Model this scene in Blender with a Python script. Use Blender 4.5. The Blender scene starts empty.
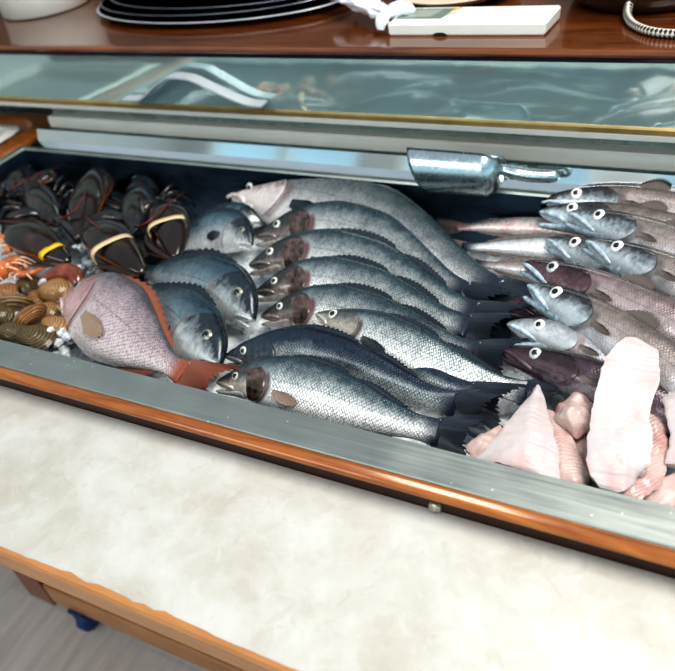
import bpy, bmesh, math, random
from mathutils import Vector, Matrix, noise
random.seed(7)
SC = bpy.context.scene
COL = SC.collection
pi = math.pi

# ------------------------------------------------------------------ camera
CX, CY, F = 337.5, 335.5, 725.017
def vdir(u, v): return Vector((u - CX, v - CY, F)).normalized()
RX = -vdir(-1215, 37.0)
RY = vdir(805, -335.0)
RY = (RY - RX * RY.dot(RX)).normalized()
RZ = RX.cross(RY)
ROT = Matrix((RX, RY, RZ))              # camera (x right, y down, z forward) -> world
ZT = 0.85                                # height of the marble ledge
CAM = Vector((0, 0, ZT + 0.65))
def ray(px, py): return ROT @ Vector((px - CX, py - CY, F))
def at(px, py, z):
    """The place seen at photo point px, py at height z above the ledge."""
    r = ray(px, py)
    t = (ZT + z - CAM.z) / r.z
    return CAM + r * t
def at_y(px, py, y):
    r = ray(px, py)
    return CAM + r * (y / r.y)
cam_d = bpy.data.cameras.new('camera'); cam = bpy.data.objects.new('camera', cam_d); COL.objects.link(cam)
right, up, back = ROT @ Vector((1, 0, 0)), ROT @ Vector((0, -1, 0)), ROT @ Vector((0, 0, -1))
M = Matrix((right, up, back)).transposed().to_4x4(); M.translation = CAM
cam.matrix_world = M
cam_d.sensor_fit = 'HORIZONTAL'; cam_d.sensor_width = 36; cam_d.lens = F / 675 * 36
cam_d.clip_start = 0.02
cam_d.dof.use_dof = True; cam_d.dof.focus_distance = 0.93; cam_d.dof.aperture_fstop = 4.2
SC.camera = cam

# ------------------------------------------------------------------ node helpers
def new_mat(name):
    m = bpy.data.materials.new(name); m.use_nodes = True
    nt = m.node_tree; b = nt.nodes['Principled BSDF']
    return m, nt, b
def nd(nt, typ, **kw):
    n = nt.nodes.new(typ)
    for k, v in kw.items():
        if k in n.inputs: n.inputs[k].default_value = v
        else: setattr(n, k, v)
    return n
def lk(nt, a, b): nt.links.new(a, b)
def ramp(nt, fac, stops, interp='LINEAR'):
    r = nt.nodes.new('ShaderNodeValToRGB'); e = r.color_ramp.elements
    r.color_ramp.interpolation = interp
    while len(e) < len(stops): e.new(0.5)
    for i, (p, c) in enumerate(stops):
        e[i].position = p; e[i].color = (*c[:3], 1) if not isinstance(c, (int, float)) else (c, c, c, 1)
    if fac is not None: lk(nt, fac, r.inputs['Fac'])
    return r.outputs['Color']
def mix(nt, fac, a, b, blend='MIX'):
    n = nt.nodes.new('ShaderNodeMix'); n.data_type = 'RGBA'; n.blend_type = blend
    for s, v in ((0, fac), (6, a), (7, b)):
        if hasattr(v, 'links'): lk(nt, v, n.inputs[s])
        elif isinstance(v, (int, float)): n.inputs[s].default_value = v if s == 0 else (v, v, v, 1)
        else: n.inputs[s].default_value = (*v[:3], 1)
    return n.outputs[2]
def mth(nt, op, a, b=0.0, c=None, clamp=False):
    n = nt.nodes.new('ShaderNodeMath'); n.operation = op; n.use_clamp = clamp
    for s, v in enumerate((a, b, c)):
        if v is None: continue
        if hasattr(v, 'links'): lk(nt, v, n.inputs[s])
        else: n.inputs[s].default_value = v
    return n.outputs[0]
def mapr(nt, v, a, b, c=0.0, d=1.0):
    n = nt.nodes.new('ShaderNodeMapRange'); n.interpolation_type = 'SMOOTHSTEP'
    lk(nt, v, n.inputs[0])
    for i, x in enumerate((a, b, c, d)): n.inputs[i + 1].default_value = x
    return n.outputs[0]
def coords(nt, kind='Object', scale=(1, 1, 1)):
    t = nt.nodes.new('ShaderNodeTexCoord'); mp = nt.nodes.new('ShaderNodeMapping')
    lk(nt, t.outputs[kind], mp.inputs[0]); mp.inputs['Scale'].default_value = scale
    return mp.outputs[0]
def uvc(nt, name, scale=(1, 1, 1)):
    u = nt.nodes.new('ShaderNodeUVMap'); u.uv_map = name
    mp = nt.nodes.new('ShaderNodeMapping'); lk(nt, u.outputs[0], mp.inputs[0]); mp.inputs['Scale'].default_value = scale
    return mp.outputs[0]
def noi(nt, vec, scale, detail=3.0, rough=0.5, dist=0.0):
    n = nt.nodes.new('ShaderNodeTexNoise')
    n.inputs['Scale'].default_value = scale; n.inputs['Detail'].default_value = detail
    n.inputs['Roughness'].default_value = rough; n.inputs['Distortion'].default_value = dist
    if vec is not None: lk(nt, vec, n.inputs['Vector'])
    return n.outputs['Fac']
def bump(nt, b, height, strength=0.3, dist=0.002):
    n = nt.nodes.new('ShaderNodeBump'); n.inputs['Strength'].default_value = strength; n.inputs['Distance'].default_value = dist
    lk(nt, height, n.inputs['Height']); lk(nt, n.outputs[0], b.inputs['Normal'])
def plain(name, col, rough=0.5, metal=0.0, coat=0.0, var=0.12, nscale=30.0, trans=0.0, spec=0.5, bmp=0.0, sss=0.0):
    m, nt, b = new_mat(name)
    v = noi(nt, coords(nt), nscale, 4)
    c = ramp(nt, v, [(0.3, tuple(x * (1 - var) for x in col)), (0.7, tuple(min(1, x * (1 + var)) for x in col))])
    lk(nt, c, b.inputs['Base Color'])
    b.inputs['Roughness'].default_value = rough; b.inputs['Metallic'].default_value = metal
    b.inputs['Coat Weight'].default_value = coat; b.inputs['Coat Roughness'].default_value = 0.08
    b.inputs['Transmission Weight'].default_value = trans; b.inputs['Specular IOR Level'].default_value = spec
    if sss:
        b.inputs['Subsurface Weight'].default_value = sss; b.inputs['Subsurface Radius'].default_value = (0.01, 0.005, 0.003)
    if bmp: bump(nt, b, v, bmp)
    return m

def wood(name, dark, light, rough=0.25, coat=0.5, axis=(1.2, 14, 14), scale=3.0):
    m, nt, b = new_mat(name)
    v = coords(nt, 'Object', axis)
    n1 = noi(nt, v, scale, 6, 0.6, 1.2)
    n2 = noi(nt, coords(nt, 'Object', tuple(a * 6 for a in axis)), scale, 3)
    f = mth(nt, 'ADD', mth(nt, 'MULTIPLY', n1, 0.75), mth(nt, 'MULTIPLY', n2, 0.25))
    lk(nt, ramp(nt, f, [(0.32, dark), (0.5, tuple((a + c) / 2 for a, c in zip(dark, light))), (0.68, light)]), b.inputs['Base Color'])
    b.inputs['Roughness'].default_value = rough; b.inputs['Coat Weight'].default_value = coat; b.inputs['Coat Roughness'].default_value = 0.12
    bump(nt, b, n1, 0.05)
    return m
def steel(name, col, rough=0.22, streak=(2, 60, 60), var=0.2, metal=1.0, spots=False):
    m, nt, b = new_mat(name)
    n1 = noi(nt, coords(nt, 'Object', streak), 4, 5, 0.6)
    n2 = noi(nt, coords(nt), 14, 4)
    f = mth(nt, 'ADD', mth(nt, 'MULTIPLY', n1, 0.5), mth(nt, 'MULTIPLY', n2, 0.5))
    c = ramp(nt, f, [(0.3, tuple(x * (1 - var) for x in col)), (0.7, tuple(min(1, x * (1 + var)) for x in col))])
    if spots:
        vo = nd(nt, 'ShaderNodeTexVoronoi', Scale=55.0); lk(nt, coords(nt), vo.inputs['Vector'])
        c = mix(nt, mapr(nt, vo.outputs['Distance'], 0.10, 0.05), c, (0.75, 0.8, 0.78))
    lk(nt, c, b.inputs['Base Color'])
    b.inputs['Metallic'].default_value = metal
    lk(nt, mapr(nt, f, 0.2, 0.8, rough * 0.7, rough * 1.5), b.inputs['Roughness'])
    bump(nt, b, n2, 0.04)
    return m

# ------------------------------------------------------------------ mesh helpers
def mesh_obj(name, V, Fc, mat, parent=None, loc=Vector((0, 0, 0)), uvs=None, smooth=True):
    """V in world space; loc = world place of the object that carries it."""
    me = bpy.data.meshes.new(name)
    me.from_pydata([tuple(Vector(v) - loc) for v in V], [], Fc)
    if uvs:
        for uname, data in uvs.items():
            l = me.uv_layers.new(name=uname)
            for li, lp in enumerate(me.loops): l.data[li].uv = data[lp.vertex_index]
    for p in me.polygons: p.use_smooth = smooth
    me.materials.append(mat)
    me.validate(); me.update()
    o = bpy.data.objects.new(name, me); COL.objects.link(o)
    if parent is not None: o.parent = parent
    else: o.location = loc
    return o
class Thing:
    def __init__(s, name, label, cat, loc, group=None):
        s.e = bpy.data.objects.new(name, None); COL.objects.link(s.e)
        s.e.empty_display_size = 0.02
        s.loc = Vector(loc); s.e.location = s.loc
        s.e['label'] = label; s.e['category'] = cat
        if group: s.e['group'] = group
    def part(s, name, V, Fc, mat, uvs=None, smooth=True, parent=None, label=None):
        o = mesh_obj(name, V, Fc, mat, parent or s.e, s.loc, uvs, smooth)
        if label: o['label'] = label
        return o
def struct(name, V, Fc, mat, smooth=False):
    o = mesh_obj(name, V, Fc, mat, None, Vector((0, 0, 0)), None, smooth); o['kind'] = 'structure'; return o
def box(x0, x1, y0, y1, z0, z1, bev=0.0, seg=2):
    bm = bmesh.new(); bmesh.ops.create_cube(bm, size=1)
    for v in bm.verts:
        v.co = Vector(((x0 + x1) / 2 + v.co.x * (x1 - x0), (y0 + y1) / 2 + v.co.y * (y1 - y0), (z0 + z1) / 2 + v.co.z * (z1 - z0)))
    if bev: bmesh.ops.bevel(bm, geom=list(bm.edges), offset=bev, segments=seg, profile=0.5, affect='EDGES')
    bm.verts.index_update()
    V = [v.co.copy() for v in bm.verts]; Fc = [[v.index for v in f.verts] for f in bm.faces]; bm.free()
    return V, Fc
def join(*ms):
    V, Fc = [], []
    for v, f in ms:
        b = len(V); V += list(v); Fc += [[i + b for i in q] for q in f]
    return V, Fc
def prism_x(prof, x0, x1, close=True):
    """A closed (y, z) outline drawn out along x."""
    n = len(prof); V = [Vector((x0, y, z)) for y, z in prof] + [Vector((x1, y, z)) for y, z in prof]
    Fc = [[i, (i + 1) % n, n + (i + 1) % n, n + i] for i in range(n if close else n - 1)]
    if close: Fc += [list(range(n))[::-1], list(range(n, 2 * n))]
    return V, Fc
def hermite(tab, t):
    """Smooth table look-up: tab = [(t, a, b, ...)]"""
    n = len(tab); k = len(tab[0]) - 1
    if t <= tab[0][0]: return tab[0][1:]
    if t >= tab[-1][0]: return tab[-1][1:]
    i = 0
    while tab[i + 1][0] < t: i += 1
    h = tab[i + 1][0] - tab[i][0]; u = (t - tab[i][0]) / h
    out = []
    for j in range(1, k + 1):
        p1, p2 = tab[i][j], tab[i + 1][j]; d = (p2 - p1) / h
        def sl(q):
            if q == 0 or q == n - 1:
                return d
            d0 = (tab[q][j] - tab[q - 1][j]) / (tab[q][0] - tab[q - 1][0]); d1 = (tab[q + 1][j] - tab[q][j]) / (tab[q + 1][0] - tab[q][0])
            return 0 if d0 * d1 <= 0 else 2 * d0 * d1 / (d0 + d1)
        m1, m2 = sl(i) * h, sl(i + 1) * h
        out.append((2*u**3-3*u*u+1)*p1 + (u**3-2*u*u+u)*m1 + (-2*u**3+3*u*u)*p2 + (u**3-u*u)*m2)
    return out
def catmull(P, n):
    """n+1 evenly spaced points on a smooth curve through P."""
    Q = [P[0] * 2 - P[1]] + list(P) + [P[-1] * 2 - P[-2]]
    out = []
    for i in range(len(P) - 1):
        a, b, c, d = Q[i], Q[i + 1], Q[i + 2], Q[i + 3]
        for k in range(24):
            u = k / 24
            out.append(0.5 * ((2*b) + (c-a)*u + (2*a-5*b+4*c-d)*u*u + (3*b-a-3*c+d)*u**3))
    out.append(P[-1].copy())
    L = [0]
    for i in range(1, len(out)): L.append(L[-1] + (out[i] - out[i-1]).length)
    res, j = [], 0
    for k in range(n + 1):
        s = L[-1] * k / n
        while j < len(L) - 2 and L[j + 1] < s: j += 1
        u = (s - L[j]) / max(1e-9, L[j + 1] - L[j])
        res.append(out[j].lerp(out[j + 1], min(1, u)))
    return res, L[-1]
def sweep(P, tab, hint=Vector((0, 0, 1)), n=24, m=12, sq=1.0):
    """Elliptic skin along P; tab = [(t, half width, half height)], hint = the height direction."""
    C, L = catmull([Vector(p) for p in P], n); V, Fc, uv = [], [], []
    for i, c in enumerate(C):
        T = (C[min(n, i + 1)] - C[max(0, i - 1)]).normalized()
        H = (hint - T * hint.dot(T)).normalized(); W = T.cross(H)
        w, h = hermite(tab, i / n)
        for j in range(m):
            a = 2 * pi * j / m; ca, sa = math.cos(a), math.sin(a)
            V.append(c + W * w * math.copysign(abs(ca) ** sq, ca) + H * h * math.copysign(abs(sa) ** sq, sa)); uv.append((i / n, j / m))
    for i in range(n):
        for j in range(m):
            Fc.append([i*m+j, i*m+(j+1) % m, (i+1)*m+(j+1) % m, (i+1)*m+j])
    Fc += [list(range(m))[::-1], list(range(n*m, n*m+m))]
    return V, Fc, uv
def lathe(c, prof, m=40, sx=1.0, sy=1.0, rot=0.0):
    """prof = [(r, z)] turned about the upright axis through c."""
    V, Fc = [], []; k = len(prof); cr, sr = math.cos(rot), math.sin(rot)
    for r, z in prof:
        for j in range(m):
            a = 2 * pi * j / m; x, y = r * sx * math.cos(a), r * sy * math.sin(a)
            V.append(Vector((c[0] + x * cr - y * sr, c[1] + x * sr + y * cr, c[2] + z)))
    for i in range(k - 1):
        for j in range(m):
            Fc.append([i*m+j, i*m+(j+1) % m, (i+1)*m+(j+1) % m, (i+1)*m+j])
    if prof[0][0] > 1e-6: Fc.append(list(range(m))[::-1])
    if prof[-1][0] > 1e-6: Fc.append(list(range((k-1)*m, k*m)))
    return V, Fc

# ------------------------------------------------------------------ materials
M_wood = wood('varnished cherry wood', (0.20, 0.055, 0.010), (0.50, 0.19, 0.045))
M_wood_dark = wood('dark wood', (0.020, 0.006, 0.003), (0.05, 0.016, 0.006), 0.4, 0.2)  # also carries the shade of the face under the moulding
M_wood_shelf = wood('mahogany shelf', (0.06, 0.016, 0.005), (0.24, 0.08, 0.022), 0.12, 0.8, (1.0, 9, 9), 2.4)
M_wood_edge = wood('orange wood edging', (0.34, 0.15, 0.055), (0.55, 0.28, 0.11), 0.35, 0.3)
M_wood_red = wood('red brown wood post', (0.16, 0.035, 0.008), (0.30, 0.08, 0.02), 0.3, 0.4, (14, 14, 1.2))
M_rim = steel('brushed steel rim', (0.47, 0.50, 0.46), 0.36, var=0.09, spots=True)
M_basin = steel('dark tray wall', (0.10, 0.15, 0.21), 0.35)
M_rimback = steel('polished steel edge', (0.62, 0.68, 0.70), 0.2)
M_slope = steel('mirror steel', (0.80, 0.84, 0.84), 0.07, var=0.05)
M_rail = steel('pale aluminium rail', (0.82, 0.80, 0.72), 0.4, var=0.06, metal=0.0)
M_back = steel('green grey steel back', (0.40, 0.46, 0.43), 0.25, var=0.15, metal=0.5)
M_gold = plain('gold coloured edge strip', (0.52, 0.38, 0.17), 0.3, 0.7)
M_handle = plain('grey satin handle', (0.66, 0.68, 0.70), 0.38, 0.3, var=0.03)
M_white = plain('white plastic', (0.83, 0.82, 0.76), 0.35, var=0.03)
M_cream = plain('cream plastic', (0.72, 0.64, 0.50), 0.4, var=0.06)
M_black = plain('black glazed', (0.012, 0.015, 0.022), 0.18, coat=0.5)
M_lip = plain('pale worn rim', (0.62, 0.64, 0.66), 0.3, 0.4)
M_blue = plain('blue rubber', (0.025, 0.07, 0.17), 0.5)

# marble laminate
M_marble, nt, b = new_mat('cream marble laminate')
co = coords(nt)
n1 = noi(nt, co, 10, 8, 0.66, 0.4); n2 = noi(nt, co, 38, 6, 0.6, 0.8)
c1 = ramp(nt, n1, [(0.33, (0.455, 0.43, 0.365)), (0.5, (0.52, 0.505, 0.455)), (0.66, (0.575, 0.57, 0.535))])
c2 = mix(nt, mapr(nt, n2, 0.52, 0.66, 0, 0.35), c1, (0.60, 0.595, 0.57))
c2 = mix(nt, mapr(nt, n2, 0.42, 0.34, 0, 0.3), c2, (0.43, 0.39, 0.32))
lk(nt, c2, b.inputs['Base Color']); b.inputs['Roughness'].default_value = 0.42
# floor
M_floor, nt, b = new_mat('grey wood look floor')
br = nd(nt, 'ShaderNodeTexBrick', Scale=1.0, offset=0.5)
br.inputs['Brick Width'].default_value = 0.9; br.inputs['Row Height'].default_value = 0.22; br.inputs['Mortar Size'].default_value = 0.005
br.inputs['Color1'].default_value = (0.56, 0.49, 0.44, 1); br.inputs['Color2'].default_value = (0.72, 0.66, 0.61, 1); br.inputs['Mortar'].default_value = (0.6, 0.57, 0.55, 1)
mp = nt.nodes.new('ShaderNodeMapping'); tc = nt.nodes.new('ShaderNodeTexCoord'); lk(nt, tc.outputs['Object'], mp.inputs[0]); mp.inputs['Rotation'].default_value = (0, 0, pi / 2)
mp.inputs['Location'].default_value = (0.02, 0.07, 0)
lk(nt, mp.outputs[0], br.inputs['Vector'])
g = noi(nt, coords(nt, 'Object', (18, 1.5, 1)), 3, 5)
lk(nt, mix(nt, mapr(nt, g, 0.35, 0.7, 0, 0.45), br.outputs['Color'], (0.42, 0.36, 0.32)), b.inputs['Base Color']); b.inputs['Roughness'].default_value = 0.4
M_wall = plain('pale plaster', (0.62, 0.62, 0.60), 0.8, var=0.04, nscale=4)
M_wallback = plain('brown shaded wall', (0.20, 0.16, 0.14), 0.8, var=0.3, nscale=1.2)  # dark colour so the glossy shelf does not reflect a pale wall
# glass pane of the lid
M_glass, nt, b = new_mat('greenish reflecting lid glass')
b.inputs['Base Color'].default_value = (0.66, 0.88, 0.86, 1); b.inputs['Roughness'].default_value = 0.25
b.inputs['Transmission Weight'].default_value = 0.35; b.inputs['IOR'].default_value = 1.5
gl = nt.nodes.new('ShaderNodeBsdfGlossy'); gl.inputs['Color'].default_value = (0.78, 0.92, 0.88, 1); gl.inputs['Roughness'].default_value = 0.05
ms = nt.nodes.new('ShaderNodeMixShader'); ms.inputs[0].default_value = 0.52
lk(nt, b.outputs[0], ms.inputs[1]); lk(nt, gl.outputs[0], ms.inputs[2])
lk(nt, ms.outputs[0], nt.nodes['Material Output'].inputs['Surface'])
bp_ = nt.nodes.new('ShaderNodeBump'); bp_.inputs['Strength'].default_value = 0.05; bp_.inputs['Distance'].default_value = 0.01
lk(nt, noi(nt, coords(nt), 9, 2), bp_.inputs['Height']); lk(nt, bp_.outputs[0], gl.inputs['Normal'])

# ------------------------------------------------------------------ room
X0, X1 = -3.6, 2.6
YB, YW = 2.6, -1.9
HT = 2.9
def quadbox(*a): return box(*a)
struct('floor', *box(X0, X1, YW, YB, -0.1, 0.0), M_floor)
struct('wall_back', *box(X0, X1, YB, YB + 0.1, 0, HT), M_wallback)
struct('wall_side', *box(X0 - 0.1, X0, YW, YB, 0, HT), M_wall)
# the wall behind the viewer: sill band, head band, piers, with windows between
wz0, wz1 = 0.95, 2.35
piers = [(-3.6, -3.3), (-2.05, -1.8), (-0.55, -0.3), (0.95, 1.2), (2.4, 2.6)]
struct('wall_window', *join(box(X0, X1, YW - 0.1, YW, 0, wz0), box(X0, X1, YW - 0.1, YW, wz1, HT), *[box(a, b_, YW - 0.1, YW, wz0, wz1) for a, b_ in piers]), M_wall)
for i in range(4):
    a, b_ = piers[i][1], piers[i + 1][0]
    mid = (a + b_) / 2
    fr = join(box(a, a + 0.05, YW - 0.08, YW - 0.02, wz0, wz1), box(b_ - 0.05, b_, YW - 0.08, YW - 0.02, wz0, wz1), box(mid - 0.04, mid + 0.04, YW - 0.08, YW - 0.02, wz0, wz1),
              box(a, b_, YW - 0.08, YW - 0.02, wz0, wz0 + 0.05), box(a, b_, YW - 0.08, YW - 0.02, wz1 - 0.05, wz1))
    struct('window_%d' % (i + 1), *fr, M_white)

# ------------------------------------------------------------------ the counter
TX0, TX1 = -1.446, 0.52          # tray, inside
TY0, TY1 = 0.506, 1.086
RZ_ = ZT + 0.036                  # rim height
CT = Thing('fish_counter', 'wooden fish counter with marble ledge, cherry moulding and mahogany top shelf', 'counter', (-0.5, 0.8, 0))
EX0, EX1 = -2.1, 0.75
CT.part('ledge', *box(EX0, EX1, 0.2375, 0.452, ZT - 0.02, ZT, 0.0012), M_marble, smooth=False, label='cream marble laminate ledge')
# edging strip: worn, slightly wavy upper edge that creeps onto the laminate
V, Fc = [], []
n = 220
for i in range(n + 1):
    x = EX0 + (EX1 - EX0) * i / n
    k = 0.0008 * noise.noise(Vector((x * 60, 0, 0)))
    if -0.60 < x < -0.36: k += 0.007 * max(0, noise.noise(Vector((x * 45, 3, 0))) + 0.25)
    for y, z in ((0.2385 + k, 0.0006), (0.2335, 0.0004), (0.231, -0.003), (0.231, -0.031), (0.2385, -0.034)):
        V.append(Vector((x, y, ZT + z)))
for i in range(n):
    for j in range(4): Fc.append([i*5+j, i*5+j+1, i*5+j+6, i*5+j+5])
CT.part('edging', V, Fc, M_wood_edge, smooth=False, label='orange wood edging chipped along its upper edge')
CT.part('fascia', *box(EX0, EX1, 0.452, 0.47, ZT - 0.02, ZT + 0.024), M_wood_dark, smooth=False, label='dark strip under the moulding')  # shade below the moulding is put into this dark wood colour
prof = [(0.452, 0.022), (0.4465, 0.0235), (0.4435, 0.0265), (0.4435, 0.0295), (0.4455, 0.0325), (0.449, 0.0345), (0.4535, 0.0355), (0.4580, 0.0355), (0.4580, 0.022)]
CT.part('moulding', *prism_x([(y, ZT + z) for y, z in prof], EX0, EX1), M_wood, smooth=True)
# bolt catch in the dark strip
pb = at_y(434, 509, 0.447)
V, Fc = [], []
for r, d in ((0.0078, 0.006), (0.0078, -0.001), (0.0066, -0.0035), (0.004, -0.005), (0.0, -0.0055)):
    for j in range(20):
        a = 2 * pi * j / 20; V.append(Vector((pb.x + r * math.cos(a), 0.450 + d, pb.z + r * math.sin(a))))
for i in range(4):
    for j in range(20): Fc.append([i*20+j, i*20+(j+1) % 20, (i+1)*20+(j+1) % 20, (i+1)*20+j])
CT.part('bolt', V, Fc, plain('worn steel bolt', (0.45, 0.40, 0.32), 0.35, 0.8, var=0.5, nscale=200), label='worn round metal bolt head')
# wooden divider beside the tray, with rounded far corner
prof = []
dv = [(-1.523, 0.47), (-1.523, 1.16), (-1.53, 1.195), (-1.55, 1.215), (-1.58, 1.225), (-2.1, 1.225), (-2.1, 1.275), (-1.56, 1.275), (-1.51, 1.262), (-1.478, 1.235), (-1.465, 1.19), (-1.465, 0.47)]
V = [Vector((x, y, ZT - 0.05)) for x, y in dv] + [Vector((x, y, ZT + 0.038)) for x, y in dv]
k = len(dv)
Fc = [[i, (i+1) % k, k + (i+1) % k, k + i] for i in range(k)] + [list(range(k, 2*k))]
o = CT.part('divider', V, Fc, M_wood, smooth=False, label='wooden divider with a rounded far corner')
bv = o.modifiers.new('bevel', 'BEVEL'); bv.width = 0.008; bv.segments = 3
# steel splashback behind the tray and rails above it
CT.part('splashback', *prism_x([(y, ZT + z) for y, z in ((1.098, 0.035), (1.128, 0.0355), (1.1385, 0.060), (1.150, 0.060), (1.150, 0.02), (1.098, 0.02))], -1.44, EX1), M_slope, smooth=False, label='mirror steel ledge and splashback')
CT.part('rail', *prism_x([(y, ZT + z) for y, z in ((1.180, 0.046), (1.180, 0.068), (1.184, 0.072), (1.204, 0.072), (1.204, 0.046))], -1.44, EX1), M_rail, smooth=False, label='pale aluminium rail')
CT.part('back_panel', *join(box(-1.44, EX1, 1.204, 1.22, 0.3, ZT + 0.222), box(EX0, -1.44, 1.29, 1.30, 0.3, ZT + 0.222), box(-1.44, EX1, 1.150, 1.204, ZT + 0.02, ZT + 0.046)), M_back, smooth=False, label='green grey steel panel behind the glass')
SZ = ZT + 0.2515
prof = [(1.90, -0.013), (1.148, -0.013), (1.1425, -0.011), (1.1405, -0.008), (1.1405, -0.006), (1.1425, -0.0025), (1.147, -0.0005), (1.152, 0.0), (1.90, 0.0)]
CT.part('top_shelf', *prism_x([(y, SZ + z) for y, z in prof], EX0, EX1), M_wood_shelf, smooth=False, label='glossy mahogany top shelf')
CT.part('shelf_lip', *box(EX0, EX1, 1.1425, 1.15, SZ - 0.018, SZ - 0.012), M_black, smooth=False, label='dark strip under the shelf edge')
# lower frame: body, post, bottom rail, casters
CT.part('cabinet_body', *box(-1.03, EX1, 0.62, 1.15, 0.16, ZT - 0.14), M_wood_dark, smooth=False)
CT.part('post', *box(-1.262, -1.182, 0.452, 0.502, 0.06, ZT - 0.02, 0.002), M_wood_red, smooth=False)
CT.part('bottom_rail', *box(-1.178, EX1, 0.452, 0.476, 0.08, 0.15, 0.004), M_wood_edge, smooth=False, label='orange wood bottom rail')
def caster(x, y):
    V, Fc = [], []
    for d, r in ((-0.014, 0.0), (-0.014, 0.026), (-0.010, 0.031), (0.010, 0.031), (0.014, 0.026), (0.014, 0.0)):
        for j in range(24):
            a = 2 * pi * j / 24; V.append(Vector((x + d, y + r * math.cos(a), 0.032 + r * math.sin(a))))
    for i in range(5):
        for j in range(24): Fc.append([i*24+j, i*24+(j+1) % 24, (i+1)*24+(j+1) % 24, (i+1)*24+j])
    w = CT.part('caster', V, Fc, M_blue, label='blue caster wheel')
    CT.part('caster_fork', *join(box(x - 0.022, x - 0.016, y - 0.02, y + 0.02, 0.03, 0.082), box(x + 0.016, x + 0.022, y - 0.02, y + 0.02, 0.03, 0.082), box(x - 0.022, x + 0.022, y - 0.025, y + 0.025, 0.074, 0.082)), M_blue, smooth=False, parent=w)
caster(-1.105, 0.47); caster(0.4, 0.47)

# ------------------------------------------------------------------ second tray beyond the divider
ST = Thing('side_tray', 'dark steel-edged tray beyond the wooden divider', 'tray', (-1.8, 0.9, ZT - 0.05))
st = [(-2.05, 0.55), (-1.538, 0.55), (-1.538, 1.14), (-1.548, 1.175), (-1.578, 1.195), (-2.05, 1.195)]
def inset(p, d):
    c = Vector((sum(q[0] for q in p) / len(p), sum(q[1] for q in p) / len(p)))
    return [(q[0] + (d if q[0] < c.x else -d), q[1] + (d if q[1] < c.y else -d)) for q in p]
ii = inset(st, 0.022); k = len(st)
V = [Vector((x, y, ZT + 0.036)) for x, y in st] + [Vector((x, y, ZT + 0.040)) for x, y in ii] + [Vector((x, y, ZT + 0.010)) for x, y in ii]
Fc = [[i, (i+1) % k, k + (i+1) % k, k + i] for i in range(k)] + [[k + i, k + (i+1) % k, 2*k + (i+1) % k, 2*k + i] for i in range(k)]
ST.part('rim', V, Fc, M_rail, smooth=False)
ST.part('basin', [Vector((x, y, ZT + 0.012)) for x, y in ii], [list(range(k))], M_black, smooth=False)

# ------------------------------------------------------------------ the steel fish tray
TR = Thing('display_tray', 'long sunken steel display tray holding ice and fish', 'tray', (-0.45, 0.8, ZT - 0.13))
zb = ZT - 0.125
def rect(x0, x1, y0, y1, z): return [Vector((x0, y0, z)), Vector((x1, y0, z)), Vector((x1, y1, z)), Vector((x0, y1, z))]
o1 = rect(TX0 - 0.016, TX1 + 0.02, 0.4590, TY1 + 0.011, RZ_ - 0.002); o2 = rect(TX0 - 0.015, TX1 + 0.019, 0.4605, TY1 + 0.010, RZ_)
o3 = rect(TX0, TX1, TY0, TY1, RZ_); o4 = rect(TX0 + 0.002, TX1, TY0 + 0.002, TY1 - 0.002, RZ_ - 0.004)
V = o1 + o2 + o3 + o4; Fc = []
for r_ in range(3):
    for j in range(4): Fc.append([r_*4+j, r_*4+(j+1) % 4, r_*4+4+(j+1) % 4, r_*4+4+j])
TR.part('rim', V, Fc, M_rim, smooth=False, label='brushed steel rim with water drops')
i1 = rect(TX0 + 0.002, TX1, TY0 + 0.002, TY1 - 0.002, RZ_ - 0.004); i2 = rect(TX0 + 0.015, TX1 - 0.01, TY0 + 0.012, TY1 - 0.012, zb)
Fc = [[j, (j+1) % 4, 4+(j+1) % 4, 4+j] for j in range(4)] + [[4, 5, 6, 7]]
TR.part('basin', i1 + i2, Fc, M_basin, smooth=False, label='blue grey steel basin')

# ------------------------------------------------------------------ glass lid
GL = Thing('glass_lid', 'tilted-up glass lid with a curved grey handle and gold edge', 'lid', (-0.5, 1.155, ZT + 0.12))
gy0, gz0, gy1, gz1 = 1.1525, ZT + 0.121, 1.157, SZ - 0.013
nx = 60
V, Fc = prism_x([(gy0, gz0), (gy0 + 0.005, gz0), (gy1 + 0.005, gz1), (gy1, gz1)], EX0, EX1)
GL.part('pane', V, Fc, M_glass, smooth=False, label='greenish reflecting glass pane')
GL.part('edge_strip', *prism_x([(gy0 - 0.004, gz0 - 0.001), (gy0 - 0.004, gz0 + 0.007), (gy0 - 0.001, gz0 + 0.010), (gy0 + 0.009, gz0 + 0.010), (gy0 + 0.009, gz0 - 0.001)], EX0, EX1), M_gold, smooth=False, label='gold coloured edge strip')
GL.part('bottom_rail', *prism_x([(gy0 - 0.003, gz0 - 0.012), (gy0 - 0.005, gz0 - 0.002), (gy0 + 0.010, gz0 - 0.002), (gy0 + 0.010, gz0 - 0.012)], EX0, EX1), M_white, smooth=False, label='pale bottom rail')
# handle: an arched flat bar standing off the glass on two short pegs
hx0, hx1 = at_y(127, 96, gy0 - 0.014).x, at_y(265, 101, gy0 - 0.014).x
hz = at_y(195, 100, gy0 - 0.014).z
V, Fc = [], []
N = 44
tab = [(0, 0.0), (0.12, 0.001), (0.20, 0.014), (0.32, 0.039), (0.44, 0.054), (0.54, 0.052), (0.68, 0.033), (0.84, 0.009), (0.93, 0.001), (1, 0.0)]
for i in range(N + 1):
    t = i / N; x = hx0 + (hx1 - hx0) * t; d = hermite(tab, t)[0]
    d2 = (hermite(tab, min(1, t + .02))[0] - hermite(tab, max(0, t - .02))[0]) / ((hx1 - hx0) * .04)
    nv = Vector((-d2, 0, 1)).normalized()
    for yy, q in ((-0.018, -0.0018), (0.010, -0.0018), (0.010, 0.0018), (-0.018, 0.0018)):
        V.append(Vector((x, gy0 - 0.014 + yy - d * 0.15, hz + d)) + nv * q)
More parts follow.
